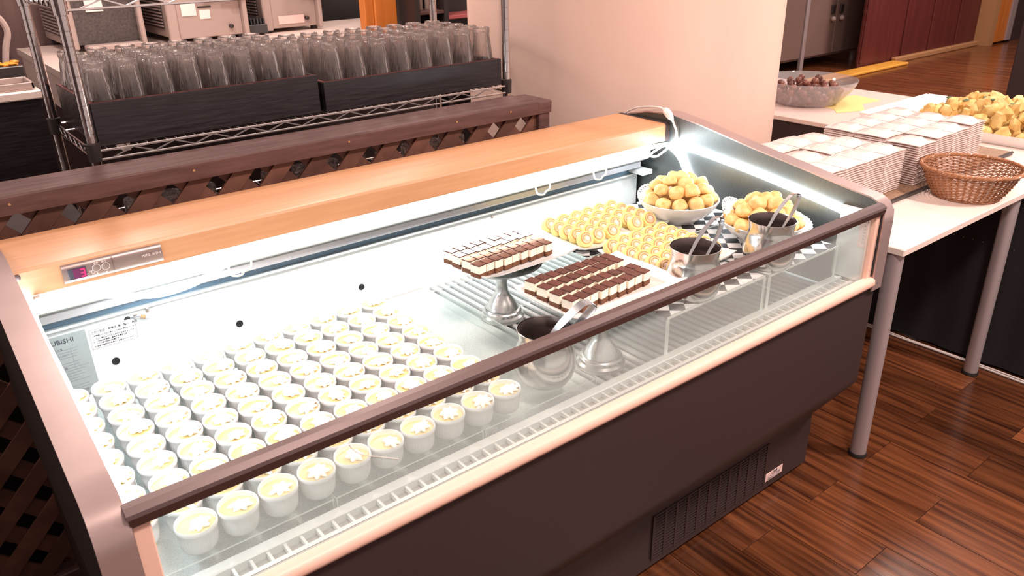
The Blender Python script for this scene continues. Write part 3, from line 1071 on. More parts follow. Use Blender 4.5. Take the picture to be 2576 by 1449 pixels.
# papers under the cakes
doily(1.055, 1.232, .8185, .047, 'round lace doily at the rear left of the nearer square-cake plate')
doily(1.120, 1.240, .8195, .047, 'round lace doily in the middle rear of the nearer square-cake plate')
pp = MB().box(1.012, 1.290, 1.088, 1.208, .8152, .8158).obj('baking_paper', mat('rose_paper', (.80, .60, .54), .6), None, False)
pp.rotation_euler.z = -.03
tag(pp, 'pale pink paper sheet under the nearer chocolate squares', 'paper')
pp = MB().box(1.030, 1.272, 1.425, 1.555, .7952, .7958).obj('baking_paper', bpy.data.materials['rose_paper'], None, False)
tag(pp, 'pale pink paper sheet under the farther chocolate squares', 'paper')

# ------------------------------------------------------------------ chocolate squares


def cake_square(sx, sy, h0=.0115, h1=.0185, h2=.0028):
    t = thing('cake_square', None, None)
    g = random.Random(2)
    MB().box(-sx / 2, sx / 2, -sy / 2, sy / 2, 0, h0, .0008).obj('sponge_base', M['sponge'], t)
    MB().box(-sx / 2 + .0004, sx / 2 - .0004, -sy / 2 + .0004, sy / 2 - .0004, h0, h0 + h1, .0006).obj('cream_layer', M['mousse'], t)
    MB().box(-sx / 2 + .0002, sx / 2 - .0002, -sy / 2 + .0002, sy / 2 - .0002, h0 + h1, h0 + h1 + h2, .001).obj('chocolate_top', M['choc'], t)
    return t


first = cake_square(.0250, .0305)
used = False


def squares(x0, dx, nx, ys, z, place, group, skip=()):
    global used
    g = random.Random(hash(place) % 1000 if False else len(place))
    for j, y in enumerate(ys):
        for i in range(nx):
            if (j, i) in skip:
                continue
            o = first if not used else copy_tree(first)
            used = True
            o.location = (x0 + dx * i + g.uniform(-.0008, .0008), y + g.uniform(-.0025, .0025) + .0006 * i * (-1 if j % 2 else 1), z)
            o.rotation_euler = (0, 0, .15 + g.uniform(-.06, .08))
            rn = ['front', 'second', 'third', 'rear'][j]
            cn = 'left end' if i == 0 else ('right end' if i == nx - 1 else ORD[i] + ' from the left')
            tag(o, 'chocolate cream cake square, %s, %s row, %s plate' % (cn, rn, place), 'cake', group)


squares(1.0175, .0277, 9, (1.1055, 1.1475, 1.1885, 1.2290), .8175, 'nearer', 'dark chocolate squares on the nearer stand', skip=((0, 0),) if False else ())
squares(1.0120, .0268, 9, (1.4280, 1.4660, 1.5040, 1.5420), .7965, 'farther', 'chocolate squares on the farther stand')

# ------------------------------------------------------------------ swiss rolls
plate_rect(1.350, 1.692, 1.418, 1.610, .7615, 'long white plate of yellow roll cakes, beside the back panel')
plate_rect(1.372, 1.648, 1.148, 1.398, .7615, 'white plate of yellow roll cakes behind the steel pitchers')
RR = .0225


def swiss_roll():
    t = thing('swiss_roll', None, None)
    L = .021
    TL = Matrix.Translation((0, .002, .006)) @ Matrix.Rotation(-.62, 4, 'X')
    mb = MB().lathe([(0, 0), (RR * .93, 0), (RR, .003), (RR, L - .003), (RR * .93, L), (0, L)], 28, caps=False)
    mb.xf(Matrix.Translation((0, 0, RR)) @ Matrix.Rotation(-PI / 2, 4, 'X'))       # axis along +y, face at y=0
    mb.xf(TL)
    mb.obj('sponge', M['roll'], t)
    f = MB().lathe([(0, 0), (RR * .66, 0), (RR * .66, .0012), (0, .0012)], 24, caps=False, mod=lambda k, a, r: r * (1 + .10 * math.cos(a + 1)))
    f.xf(TL @ Matrix.Translation((.001, -.0010, RR - .001)) @ Matrix.Rotation(-PI / 2, 4, 'X')).obj('cream_filling', M['filling'], t)
    pts = []
    for k in range(34):
        a = k / 33 * 2 * PI * 1.45 + .6
        r = RR * (.74 - .38 * (k / 33) ** 1.3)
        pts.append((r * math.cos(a), -.0012, RR + r * math.sin(a)))
    MB().tube(pts, .0009, 5).xf(TL).obj('crust_swirl', M['crust'], t)
    pts = [(RR * .5 * math.cos(a * .3), -.0010, RR + RR * .5 * math.sin(a * .3)) for a in range(22)]
    MB().blob((.002, -.0014, RR), RR * .30, (8, 6), .15, random.Random(4), (1, .25, 1)).xf(TL).obj('cream_centre', M['roll_centre'], t)
    return t


fr_roll = swiss_roll()
used_r = False


def rolls(xs, ys, z, place, group, skip=(), sc_=1.0):
    global used_r
    g = random.Random(len(place) + 3)
    for j, y in enumerate(ys):
        for i, x in enumerate(xs):
            if (j, i) in skip:
                continue
            o = fr_roll if not used_r else copy_tree(fr_roll)
            used_r = True
            o.location = (x + g.uniform(-.0015, .0015), y + g.uniform(-.002, .002), z)
            o.rotation_euler = (0, 0, g.uniform(-.42, -.14))
            o.scale = (sc_,) * 3
            for ch in o.children:
                if ch.name.startswith('c'):
                    pass
            rn = 'front' if j == 0 else ('rear' if j == len(ys) - 1 else ORD[j])
            cn = 'left end' if i == 0 else ('right end' if i == len(xs) - 1 else ORD[i] + ' from the left')
            tag(o, 'yellow roll cake slice, %s, %s row, %s plate' % (cn, rn, place), 'roll cake', group)


rolls([1.386 + .0495 * i for i in range(6)], [1.437 + .0365 * j for j in range(5)], .7665, 'farther', 'roll cakes on the plate by the back panel', skip=((0, 3), (0, 4)) if False else ((0, 3),))
rolls([1.400 + .0478 * i for i in range(5)], [1.170 + .0365 * j for j in range(6)], .7665, 'nearer', 'roll cakes on the plate behind the pitchers')

# ------------------------------------------------------------------ cream puff bowls


def bowl(cx, cy, z, R, H, label):
    pr = [(0, 0), (R * .46, 0), (R * .47, .004), (R * .56, H * .14), (R * .78, H * .42), (R * .92, H * .72), (R * .985, H * .95), (R, H), (R * .985, H * 1.02), (R * .955, H), (R * .89, H * .74), (R * .74, H * .46), (R * .5, H * .22), (0, H * .18)]
    o = MB().lathe(pr, 64, (cx, cy, z), caps=False).obj('serving_bowl', M['china'], None, True, (cx, cy, z))
    return tag(o, label, 'bowl')


bowl(1.765, 1.455, .758, .118, .066, 'larger white bowl heaped with cream puffs, against the back corner')
bowl(1.810, 1.193, .758, .114, .056, 'white bowl of cream puffs at the right end behind the last pitcher')
for (x, y, z, r, l_) in ((1.700, 1.500, .833, .046, 'white lace doily behind the puffs in the back corner bowl, left side'), (1.800, 1.525, .836, .046, 'white lace doily standing at the rear of the back corner bowl')):
    doily(x, y, z, r, l_, tilt=(.55, .25 if x > 1.75 else -.35, 0))
for (x, y, z, l_) in ((1.868, 1.130, .800, 'white lace doily edge at the right of the second puff bowl'), (1.775, 1.262, .832, 'white lace doily standing at the rear of the second puff bowl')):
    doily(x, y, z, .046, l_, tilt=((.25, -.45, 0) if x > 1.8 else (.75, 0, 0)))


def puff_mesh(seed):
    g = random.Random(seed)
    mb = MB()
    n, mm = 14, 10
    ph = [g.uniform(0, 6) for _ in range(4)]
    R = .0230
    i = len(mb.v)
    mb.blob((0, 0, 0), R, (n, mm))
    out = []
    for x, y, z in mb.v:
        d = Vector((x, y, z)).normalized()
        q = 1 + .07 * math.sin(3 * math.atan2(d.y, d.x) + ph[0]) * (1 - d.z * d.z) + .06 * math.sin(5 * d.z + ph[1]) + .04 * math.sin(7 * d.x + ph[2]) + .04 * math.sin(6 * d.y + ph[3])
        v = d * R * q
        if v.z < -.010:
            v.z = -.010 - (-.010 - v.z) * .35
        out.append((v.x, v.y, v.z * .9))
    mb.v = out
    return mb.mesh('cream_puff', M['choux'], True, 80)


pm = [puff_mesh(k) for k in range(6)]


def pile(cx, cy, z0, layers, label, group, rzs):
    g = random.Random(int(cx * 1000))
    n = 0
    for li, (cnt, rad, dz, nm) in enumerate(layers):
        for k in range(cnt):
            a = 2 * PI * k / cnt + .35 * li + rzs
            o = bpy.data.objects.new('cream_puff', pm[g.randrange(6)])
            o.location = (cx + rad * math.cos(a) + g.uniform(-.002, .002), cy + rad * math.sin(a) + g.uniform(-.002, .002), z0 + dz + g.uniform(-.002, .003))
            o.rotation_euler = (g.uniform(-.4, .4), g.uniform(-.4, .4), g.uniform(0, 6))
            s_ = g.uniform(.93, 1.06)
            o.scale = (s_, s_, s_)
            col.objects.link(o)
            da = math.degrees(a) % 360
            side = ['right', 'rear right', 'rear', 'rear left', 'left', 'front left', 'front', 'front right'][int((da + 22.5) // 45) % 8]
            tag(o, 'golden cream puff at the %s of the %s in the %s' % (side, nm, label) if rad > .01 else 'golden cream puff crowning the heap in the %s' % label, 'cream puff', group)
            n += 1


pile(1.765, 1.455, .758, [(12, .090, .070, 'bottom ring'), (6, .045, .062, 'core'), (9, .066, .100, 'middle ring'), (4, .033, .118, 'upper ring'), (1, 0, .128, 'top')], 'back corner bowl', 'cream puffs heaped in the back corner bowl', .2)
pile(1.810, 1.193, .758, [(12, .088, .058, 'bottom ring'), (6, .045, .052, 'core'), (8, .062, .088, 'middle ring'), (4, .032, .108, 'upper ring'), (1, 0, .118, 'top')], 'second bowl', 'cream puffs heaped in the second bowl', .5)

# ------------------------------------------------------------------ steel pitchers and tongs


def pitcher(cx, cy, z, label, H=.122):
    t = thing('steel_pitcher', label, 'pitcher', (cx, cy, z), 'steel pitchers holding tongs')
    R = .058
    pr = [(0, .0), (.048, 0), (.052, .003), (.0605, .016), (.0655, .036), (.0660, .052), (.0625, .070), (.0578, .086), (.0550, .096), (.0555, .108), (.0588, H), (.0578, H + .0006), (.0545, .108), (.0540, .096), (.0568, .086), (.0615, .070), (.065, .052), (.0645, .036), (.059, .018), (.050, .005), (0, .004)]
    MB().lathe(pr, 72, (cx, cy, z), caps=False).obj('body', M['pitcher'], t, angle=50)
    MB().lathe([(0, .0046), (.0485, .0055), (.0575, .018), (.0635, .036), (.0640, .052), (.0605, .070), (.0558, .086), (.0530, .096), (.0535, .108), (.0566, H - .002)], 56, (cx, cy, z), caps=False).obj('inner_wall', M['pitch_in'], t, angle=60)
    return t


P1, P2, P3 = (.945, 1.106, RZ + .0008), (1.347, 1.100, .7578), (1.627, 1.097, .7578)
P1 = (.957, 1.119, RZ + .0008)
P2 = (1.381, 1.080, .7578)
P3 = (1.667, 1.073, .7578)
pitcher(*P1, 'brushed steel pitcher nearest the camera, beside the ramekins, with tongs leaning right')
pitcher(*P2, 'brushed steel pitcher in front of the nearer roll cakes')
pitcher(*P3, 'brushed steel pitcher at the right end, in front of the second puff bowl')


def tongs(tipA, tipB, apex, wd, label, bend=None, turn=0.):
    t = thing('serving_tongs', label, 'tongs', tipA, 'steel tongs standing in pitchers')
    A, B, Q = Vector(tipA), Vector(tipB), Vector(apex)
    side = (A - B).normalized()
    ax = (Q - (A + B) / 2).normalized()
    nrm = side.cross(ax).normalized()
    wdir = (nrm * .72 + side * .69).normalized()
    for sgn, P in ((1, A), (-1, B)):
        pts = [P, P + (Q - P) * .25 + side * sgn * .004, P + (Q - P) * .5 + side * sgn * .010, P + (Q - P) * .75 + side * sgn * .012, Q + side * sgn * .013 - ax * .014, Q + side * sgn * .009 - ax * .004, Q + side * sgn * .0005]
        pts = spline(pts, 6)
        mb = MB()
        i0 = len(mb.v)
        L = len(pts)
        for k, p in enumerate(pts):
            q = k / (L - 1)
            w_ = wd * (.45 + .55 * min(1, q * 2.2)) * (1 if q < .9 else 1)
            tn = (pts[min(k + 1, L - 1)] - pts[max(0, k - 1)]).normalized()
            th_ = wdir.cross(tn).normalized() * .0006
            for (a, b2) in ((-1, -1), (1, -1), (1, 1), (-1, 1)):
                mb.v.append(tuple(p + wdir * (w_ * a) + th_ * b2))
        for k in range(L - 1):
            for j in range(4):
                j2 = (j + 1) % 4
                mb.f.append((i0 + k * 4 + j, i0 + k * 4 + j2, i0 + (k + 1) * 4 + j2, i0 + (k + 1) * 4 + j))
        mb.f += [(i0 + 3, i0 + 2, i0 + 1, i0), (i0 + L * 4 - 4, i0 + L * 4 - 3, i0 + L * 4 - 2, i0 + L * 4 - 1)]
        mb.obj('arm', M['tongs'], t, angle=60)
    return t


tongs((P1[0] - .010, P1[1] + .008, .742), (P1[0] + .004, P1[1] - .010, .740), (1.001, 1.030, .873), .0105, 'wide steel tongs leaning out of the nearest pitcher')
tongs((P2[0] - .022, P2[1] + .012, .836), (P2[0] + .012, P2[1] - .014, .834), (1.432, 1.060, .945), .0058, 'slender steel tongs standing in the middle pitcher')
tongs((P3[0] - .014, P3[1] + .012, .840), (P3[0] + .016, P3[1] - .012, .838), (1.738, 1.060, .936), .0058, 'slender steel tongs standing in the right hand pitcher')
#@@PART4
# ------------------------------------------------------------------ lattice fence behind the case
FY = 1.925
fn = thing('lattice_fence', 'dark stained wooden lattice fence between the case and the wire rack', 'fence', (.2, FY, 0))
MB().prism([(1.912, 1.022), (1.910, 1.060), (1.914, 1.064), (2.045, 1.064), (2.05, 1.060), (2.05, 1.022)], -1.4, 1.612).obj('top_rail', M['fence'], fn, angle=25)
MB().prism([(1.912, 1.022), (1.910, 1.056), (1.914, 1.060), (2.045, 1.060), (2.05, 1.056), (2.05, 1.022)], 1.6125, 1.665).obj('end_cap', M['fence'], fn, angle=25)
for (a, b2) in ((1.618, 1.662), (-1.4, -1.35)):
    MB().box(a, b2, 1.915, 1.975, 0, 1.022, .003).obj('post', M['fence'], fn)
MB().box(-1.35, 1.618, 1.918, 1.97, .03, .09, .003).obj('bottom_rail', M['fence'], fn)
for x in (.155, .54, .95, 1.30, 1.50):
    MB().lathe([(.003, 0), (.003, .0012)], 10).xf(Matrix.Translation((x, 1.9105, 1.046)) @ Matrix.Rotation(PI / 2, 4, 'X')).obj('nail', M['tan'], fn)


def clip_poly(poly, x0, x1, z0, z1):
    def cut(p, inside, inter):
        out = []
        for k in range(len(p)):
            a, b2 = p[k - 1], p[k]
            ia, ib = inside(a), inside(b2)
            if ia != ib:
                out.append(inter(a, b2))
            if ib:
                out.append(b2)
        return out

    def ix(v):
        return lambda a, b2: (v, a[1] + (b2[1] - a[1]) * (v - a[0]) / (b2[0] - a[0]))

    def iz(v):
        return lambda a, b2: (a[0] + (b2[0] - a[0]) * (v - a[1]) / (b2[1] - a[1]), v)
    for ins, itf in ((lambda p: p[0] >= x0, ix(x0)), (lambda p: p[0] <= x1, ix(x1)), (lambda p: p[1] >= z0, iz(z0)), (lambda p: p[1] <= z1, iz(z1))):
        if not poly:
            return poly
        poly = cut(poly, ins, itf)
    return poly


pit = .1075
for lay, (ya, yb, sg_) in enumerate(((1.932, 1.940, 1), (1.9405, 1.9485, -1))):
    for k in range(-16, 30):
        xm = (-.8078 if sg_ > 0 else .0102) + pit * (k + (6 if sg_ > 0 else -8))
        hh = 1.0
        wv = .056
        if sg_ > 0:
            poly = [(xm, .07), (xm + wv, .07), (xm + wv + hh * .96, .07 + hh), (xm + hh * .96, .07 + hh)]
        else:
            poly = [(xm + hh * .96, .07), (xm + wv + hh * .96, .07), (xm + wv, .07 + hh), (xm, .07 + hh)]
        poly = clip_poly(poly, -1.35, 1.62, .085, 1.024)
        if len(poly) >= 3:
            MB().prism(poly, ya, yb, 'y').obj('lattice_slat', M['lattice'], fn, False)

# ------------------------------------------------------------------ wire rack with trays of tumblers
RX0, RX1, RY0, RY1 = .380, 1.672, 2.15, 2.56
rack = thing('wire_rack', 'chrome wire shelving rack holding black trays of tumblers behind the fence', 'shelf rack', ((RX0 + RX1) / 2, 2.35, 0))
for (x, y) in ((RX0, RY0), (RX1, RY0), (RX0 - .01, RY1), (RX1 - .012, RY1)):
    pr = [(.0128, 0)]
    z = .02
    while z < 2.0:
        pr += [(.0128, z), (.0118, z + .0006), (.0118, z + .0018), (.0128, z + .0024)]
        z += .0254 * 1.35
    pr.append((.0128, 2.05))
    po = MB().lathe(pr, 20, (x, y, 0)).obj('post', M['chrome'], rack)
    for zc in (1.074, 1.418, .79):
        MB().lathe([(.0135, -.024), (.0165, -.024), (.0180, .020), (.0142, .022)], 20, (x, y, zc), closed=True).obj('shelf_collar', M['dark' if zc < 1.2 else 'chrome'], po)


def wire_shelf(z, hgt=.022, deck=True, rear=True):
    sh = MB().tube([(RX0 + .012, RY0 - .008, z + hgt), (RX1 - .012, RY0 - .008, z + hgt)], .0032, 8).obj('front_wire', M['wire'], rack)
    MB().tube([(RX0 + .012, RY0 - .008, z), (RX1 - .012, RY0 - .008, z)], .0032, 8).obj('front_wire', M['wire'], rack)
    p = []
    n = 25
    for k in range(n):
        p.append((RX0 + .040 + (RX1 - RX0 - .08) * k / (n - 1), RY0 - .008, z + (.002 if k % 2 == 0 else hgt - .002)))
    mb = MB()
    for k in range(n - 1):
        mb.tube([p[k], p[k + 1]], .0021, 5)
    mb.obj('truss_wire', M['wire'], sh)
    if rear:
        MB().tube([(RX0, RY1 + .008, z + hgt), (RX1, RY1 + .008, z + hgt)], .0032, 6).obj('rear_wire', M['wire'], rack)
        MB().tube([(RX0, RY1 + .008, z), (RX1, RY1 + .008, z)], .0032, 6).obj('rear_wire', M['wire'], rack)
    for x in (RX0 - .004, RX1 + .004):
        s2 = MB().tube([(x, RY0 + .01, z + hgt), (x, RY1 - .01, z + hgt)], .003, 6).obj('side_wire', M['chrome'], rack)
        MB().tube([(x, RY0 + .01, z), (x, RY1 - .01, z)], .003, 6).obj('side_wire', M['chrome'], rack)
        mb = MB()
        for k in range(12):
            ya = RY0 + .02 + (RY1 - RY0 - .04) * k / 12
            yb = RY0 + .02 + (RY1 - RY0 - .04) * (k + 1) / 12
            mb.tube([(x, ya, z + (.002 if k % 2 else hgt - .002)), (x, yb, z + (hgt - .002 if k % 2 else .002))], .0019, 5)
        mb.obj('truss_wire', M['chrome'], s2)
    for x in (RX0 + (RX1 - RX0) / 3, RX0 + 2 * (RX1 - RX0) / 3):
        MB().tube([(x, RY0, z - .001), (x, RY1, z - .001)], .003, 6).obj('support_wire', M['wire'], rack)
    if deck:
        mb = MB()
        x = RX0 + .03
        while x < RX1 - .02:
            mb.tube([(x, RY0 - .006, z + hgt + .0028), (x, RY1 + .006, z + hgt + .0028)], .0017, 4)
            x += .024
        tag(mb.obj('deck_wires', M['wire'], rack), kind='stuff')


wire_shelf(1.053)
wire_shelf(1.403)
wire_shelf(.775)


def tray(x0, x1, y0, y1, z0, z1, label, floor_z):
    t = thing('wooden_tray', label, 'tray', ((x0 + x1) / 2, (y0 + y1) / 2, z0), 'black wooden trays of tumblers')
    MB().box(x0, x1, y0, y0 + .012, z0, z1, .0015).obj('front_board', M['tray'], t)
    MB().box(x0, x1, y1 - .012, y1, z0, z1, .0015).obj('rear_board', M['tray'], t)
    for (a, b2) in ((x0, x0 + .012), (x1 - .012, x1)):
        MB().box(a, b2, y0 + .012, y1 - .012, z0, z1, .0015).obj('side_board', M['tray'], t)
    MB().box(x0 + .012, x1 - .012, y0 + .012, y1 - .012, z0 + .002, floor_z - .001).obj('tray_bottom', M['tray'], t)
    MB().box(x0 + .014, x1 - .014, y0 + .014, y1 - .014, floor_z - .001, floor_z).obj('lightening_sheet', M['pale_sheet'], t)  # added pale sheet, brightens the upturned glasses from below
    e = MB()
    e.box(x0 + .001, x0 + .011, y0 + .012, y1 - .012, z1 - .001, z1 + .0012)
    e.box(x0 + .002, x1 - .002, y0 + .009, y0 + .0115, z1 - .001, z1 + .0012)
    e.obj('worn_edge', M['tray_edge'], t, False)
    return t


TZ = 1.0800
tray(.396, .996, 2.158, 2.556, TZ, 1.186, 'left black wooden tray of tumblers with worn red edge', 1.1560)
tray(1.008, 1.652, 2.150, 2.546, TZ, 1.164, 'right black wooden tray of tumblers with shiny dark brown front', 1.1440)

# upturned tumblers
TH = .120
gp = [(.0350, 0), (.0356, .002), (.0348, .014), (.0330, .032), (.0308, .054), (.0282, .078), (.0260, .096), (.0254, .101), (.0272, .106), (.0272, .114), (.0258, TH), (.0215, TH + .0005), (.0195, TH - .004), (0, TH - .005),
      (0, TH - .014), (.0215, TH - .016), (.0232, .096), (.0256, .078), (.0284, .054), (.0308, .032), (.0326, .014), (.0338, 0)]


def flt(k, a, r):
    if 2 <= k <= 5:
        return r * (.985 + .035 * abs(math.cos(5 * a)))
    return r


i_cl = gp + [gp[0]]
tm = MB().lathe(i_cl, 40, mod=flt, caps=False).mesh('tumbler', M['tumbler'], True, 50)
gg = random.Random(21)
for (nm, xs, z, nx) in (('left', [.4355 + .0735 * k for k in range(8)], 1.1565, 8), ('right', [1.0605 + .0785 * k for k in range(8)], 1.1445, 8)):
    for j in range(5):
        for i, x in enumerate(xs):
            o = bpy.data.objects.new('tumbler', tm)
            o.location = (x + gg.uniform(-.001, .001), (2.207 if nm == 'left' else 2.199) + .0735 * j + gg.uniform(-.001, .001), z)
            o.rotation_euler = (0, 0, gg.uniform(0, 6))
            col.objects.link(o)
            cn = 'leftmost' if i == 0 else ('rightmost' if i == 7 else ORD[i] + ' from the left')
            rn = ['front row', 'second row', 'middle row', 'fourth row', 'rear row'][j]
            tag(o, 'clear upturned tumbler, %s in the %s of the %s tray' % (cn, rn, nm), 'glass', 'upturned tumblers in the black trays')
# lower shelf glasses glimpsed through the lattice
for i in range(12):
    o = bpy.data.objects.new('tumbler', tm)
    o.location = (.46 + .095 * i, 2.22, .8010)
    col.objects.link(o)
    tag(o, 'clear upturned tumbler on the lower rack shelf, %s from the left behind the lattice' % ORD[i], 'glass', 'tumblers on the lower shelf behind the lattice')

dcb = thing('low_cabinet', 'dark low cabinet in shadow behind the lattice at the lower left', 'cabinet', (-.3, 2.4, 0))  # added dark block, keeps the gaps of the lattice black
MB().box(-1.3, .335, 2.12, 2.60, .05, .90, .004).obj('cabinet_body', M['dark'], dcb)
MB().box(-1.28, -.49, 2.105, 2.12, .08, .88, .004).obj('door', M['dark'], dcb)
MB().box(-.48, .33, 2.105, 2.12, .08, .88, .004).obj('door', M['dark'], dcb)
MB().box(-1.28, .32, 2.14, 2.58, 0, .05).obj('plinth', M['slot'], dcb)
# ------------------------------------------------------------------ service counters and machines behind the rack
ct = thing('service_counter', 'long pale topped service counter carrying the white machines behind the rack', 'counter', (2.0, 4.5, 0))
MB().prism([(.62, 3.02), (2.03, 3.02), (2.03, 3.93), (3.3, 3.93), (3.3, 4.88), (.62, 4.88)], 1.02, 1.05, 'z').obj('worktop', M['table'], ct)
MB().prism([(.66, 3.05), (2.00, 3.05), (2.00, 3.96), (3.28, 3.96), (3.28, 4.86), (.66, 4.86)], 0, 1.018, 'z').obj('counter_body', M['dark'], ct)
MB().box(.632, .659, 3.04, 4.86, .86, 1.019, .002).obj('end_panel', M['table'], ct)
lc = thing('side_counter', 'white topped counter with dark front at the upper left', 'counter', (-.3, 3.7, 0))
MB().box(-1.6, .478, 3.40, 3.82, 1.02, 1.05, .004).obj('worktop', M['table'], lc)
MB().box(-1.6, .470, 3.42, 3.80, 0, 1.018).obj('counter_body', M['tray'], lc)
tr = thing('catering_tray', 'white plastic tray on the left counter', 'tray', (.33, 3.5, 1.05))
MB().box(.20, .462, 3.425, 3.60, 1.0505, 1.056, .002).obj('tray_base', M['beige'], tr)
for (a, b2, c, d) in ((.20, .462, 3.425, 3.435), (.20, .462, 3.59, 3.60), (.20, .21, 3.425, 3.60), (.452, .462, 3.425, 3.60)):
    MB().box(a, b2, c, d, 1.056, 1.078, .002).obj('tray_rim', M['beige'], tr)
bx = thing('black_container', 'black box of orange goods beside the wall at the far left', 'box', (.38, 3.68, 1.05))
MB().box(.25, .468, 3.62, 3.78, 1.0505, 1.115, .003).obj('container', M['dark'], bx)
og = MB()
g = random.Random(9)
for k in range(14):
    og.blob((.265 + .0145 * k, 3.70 + g.uniform(-.04, .04), 1.118), .016, (7, 5), .2, g, (1.2, 1.5, .5))
tag(og.obj('orange_goods', M['orange'], bx), kind='stuff')
hd = thing('curved_pipe', 'curved white pipe rising at the left edge behind the counter', 'pipe', (.37, 3.84, 1.05))
MB().tube(spline([(.34, 3.86, 1.10), (.34, 3.86, 1.26), (.390, 3.86, 1.312), (.450, 3.86, 1.285), (.475, 3.86, 1.225), (.455, 3.86, 1.160), (.440, 3.86, 1.10)], 6), .0125, 8).obj('hoop', M['beige'], hd)
MB().box(.27, .43, 3.83, 3.89, .99, 1.10, .01).obj('hoop_base', M['beige'], hd)
# dark panelled wall pieces behind the left counter and behind the machines
bw = thing('wood_wall_panel', 'brown wood grain panel wall behind the left counter', 'wall panel', (0, 4.6, 0))
MB().box(-2.2, .86, 5.20, 5.26, 0, 2.7).obj('panel_face', M['brownwall'], bw)
MB().box(-2.2, .62, 5.17, 5.198, 0, 1.22, .003).obj('low_panel', M['fence'], bw)
db = thing('dark_shelf_wall', 'dark shelving wall behind the machines', 'shelf', (2.2, 5.4, 0))
MB().box(.865, 3.9, 5.24, 5.30, 0, 2.7).obj('back_board', M['dark'], db)
for z in (1.42, 1.75):
    MB().box(.87, 3.9, 5.12, 5.24, z, z + .025, .003).obj('shelf_board', M['fence'], db)


def machine(x0, x1, y0, y1, label, kind):
    z0, z1 = 1.062, 1.50
    t = thing('hot_drink_machine', label, 'machine', ((x0 + x1) / 2, (y0 + y1) / 2, 1.05), 'white machines in a row on the counter')
    # white shell as a frame: side with vents, front posts, top and sill
    MB().box(x0, x1, y0 + .03, y1, z0 + .02, z1, .006).obj('casing', M['beige'], t)
    MB().box(x0 - .002, x0 + .05, y0, y0 + .04, z0, z1, .006).obj('front_post', M['beige'], t)
    MB().box(x1 - .022, x1 + .002, y0 - .03, y0 + .04, z0, z1, .006).obj('front_post', M['beige'], t)
    vp = MB().box(x0 - .004, x0 - .0005, y0 + .07, y1 - .04, z0 + .06, z1 - .03).obj('vent_panel', M['mesh'], t)
    sl_ = MB()
    z = z0 + .07
    while z < z1 - .04:
        sl_.box(x0 - .009, x0 - .004, y0 + .08, y1 - .05, z, z + .006)
        z += .016
    tag(sl_.obj('louvres', M['beige'], vp, False), kind='stuff')
    if kind == 0:
        MB().box(x0 + .05, x1 - .022, y0 + .012, y0 + .03, z0 + .02, z1 - .04, .002).obj('dark_front', M['mesh'], t)
        MB().box(x0 + .11, x0 + .19, y0 + .004, y0 + .012, z0 + .17, z0 + .235, .002).obj('paper_note', M['label_white'], t)
        MB().box(x0 + .10, x0 + .24, y0 - .01, y0 + .012, z0 + .255, z0 + .30, .004).obj('dispenser', M['greyrail'], t)
        MB().box(x0 + .07, x1 - .03, y0 - .07, y0 + .01, z0 - .004, z0 + .022, .005).obj('drip_tray', M['beige'], t)
        MB().blob((x0 + .075, y0 + .008, z0 + .33), .009).obj('button', M['beige'], t)
    else:
        MB().box(x0 + .05, x1 - .022, y0 + .010, y0 + .03, z0 + .01, z0 + .235, .003).obj('front_panel', M['beige'], t)
        MB().box(x0 + .05, x1 - .022, y0 + .02, y0 + .03, z0 + .235, z1 - .03, .003).obj('dark_recess', M['dark'], t)
        MB().box(x0 + .16, x1 - .03, y0 - .05, y0 + .02, z0 + .225, z0 + .255, .004).obj('dispenser', M['greyrail'], t)
        MB().prism([(y0 - .055, z0 + .205), (y0 - .045, z0 + .205), (y0 + .01, z0 + .29), (y0, z0 + .29)], x1 - .12, x1 + .01).obj('spout_guard', M['beige'], t)
        if kind == 1:
            MB().box(x0 + .075, x0 + .15, y0 + .004, y0 + .010, z0 + .12, z0 + .19, .001).obj('note', M['label_white'], t)
            MB().box(x0 + .165, x0 + .22, y0 + .004, y0 + .010, z0 + .10, z0 + .145, .001).obj('note', M['label_white'], t)
            MB().box(x0 + .16, x0 + .23, y0 + .005, y0 + .010, z0 + .155, z0 + .163, .001).obj('slot_mark', M['dark'], t)
        else:
            MB().box(x0 + .075, x0 + .118, y0 + .004, y0 + .010, z0 + .20, z0 + .245, .002).obj('display', M['dark'], t)
            n_ = MB().box(x0 + .085, x0 + .24, y0 + .004, y0 + .010, z0 + .03, z0 + .075, .001).obj('instruction_strip', M['label_pink'], t)
        MB().lathe([(.011, 0), (.011, .02), (.006, .024)], 14).xf(Matrix.Translation((x1 - .085, y0 + .010, z0 + .055)) @ Matrix.Rotation(PI / 2, 4, 'X')).obj('tap_knob', M['dark'], t)
    for x in (x0 + .03, x1 - .03):
        for y in (y0 + .04, y1 - .04):
            MB().box(x - .015, x + .015, y - .015, y + .015, 1.0505, z0 + .02).obj('foot', M['dark'], t)
    return t


machine(.78, 1.135, 4.42, 4.95, 'white machine with dark front panel, leftmost of the three on the counter', 0)
machine(1.255, 1.66, 4.40, 4.95, 'white machine with paper notes on its front, middle of the three', 1)
machine(1.80, 2.14, 4.50, 5.0, 'white machine with small dark display, rightmost of the three', 2)
cup_r = thing('slotted_rack', 'dark grey slotted rack between the middle and right machines', 'rack', (1.72, 4.55, 1.05))
MB().box(1.672, 1.782, 4.42, 4.70, 1.065, 1.11, .003).obj('rack_body', M['darkgrey'], cup_r)
for k in range(6):
    MB().box(1.676 + .018 * k, 1.684 + .018 * k, 4.43, 4.69, 1.11, 1.14, .001).obj('divider', M['darkgrey'], cup_r)
MB().box(1.68, 1.775, 4.46, 4.66, 1.0505, 1.065).obj('foot', M['dark'], cup_r)
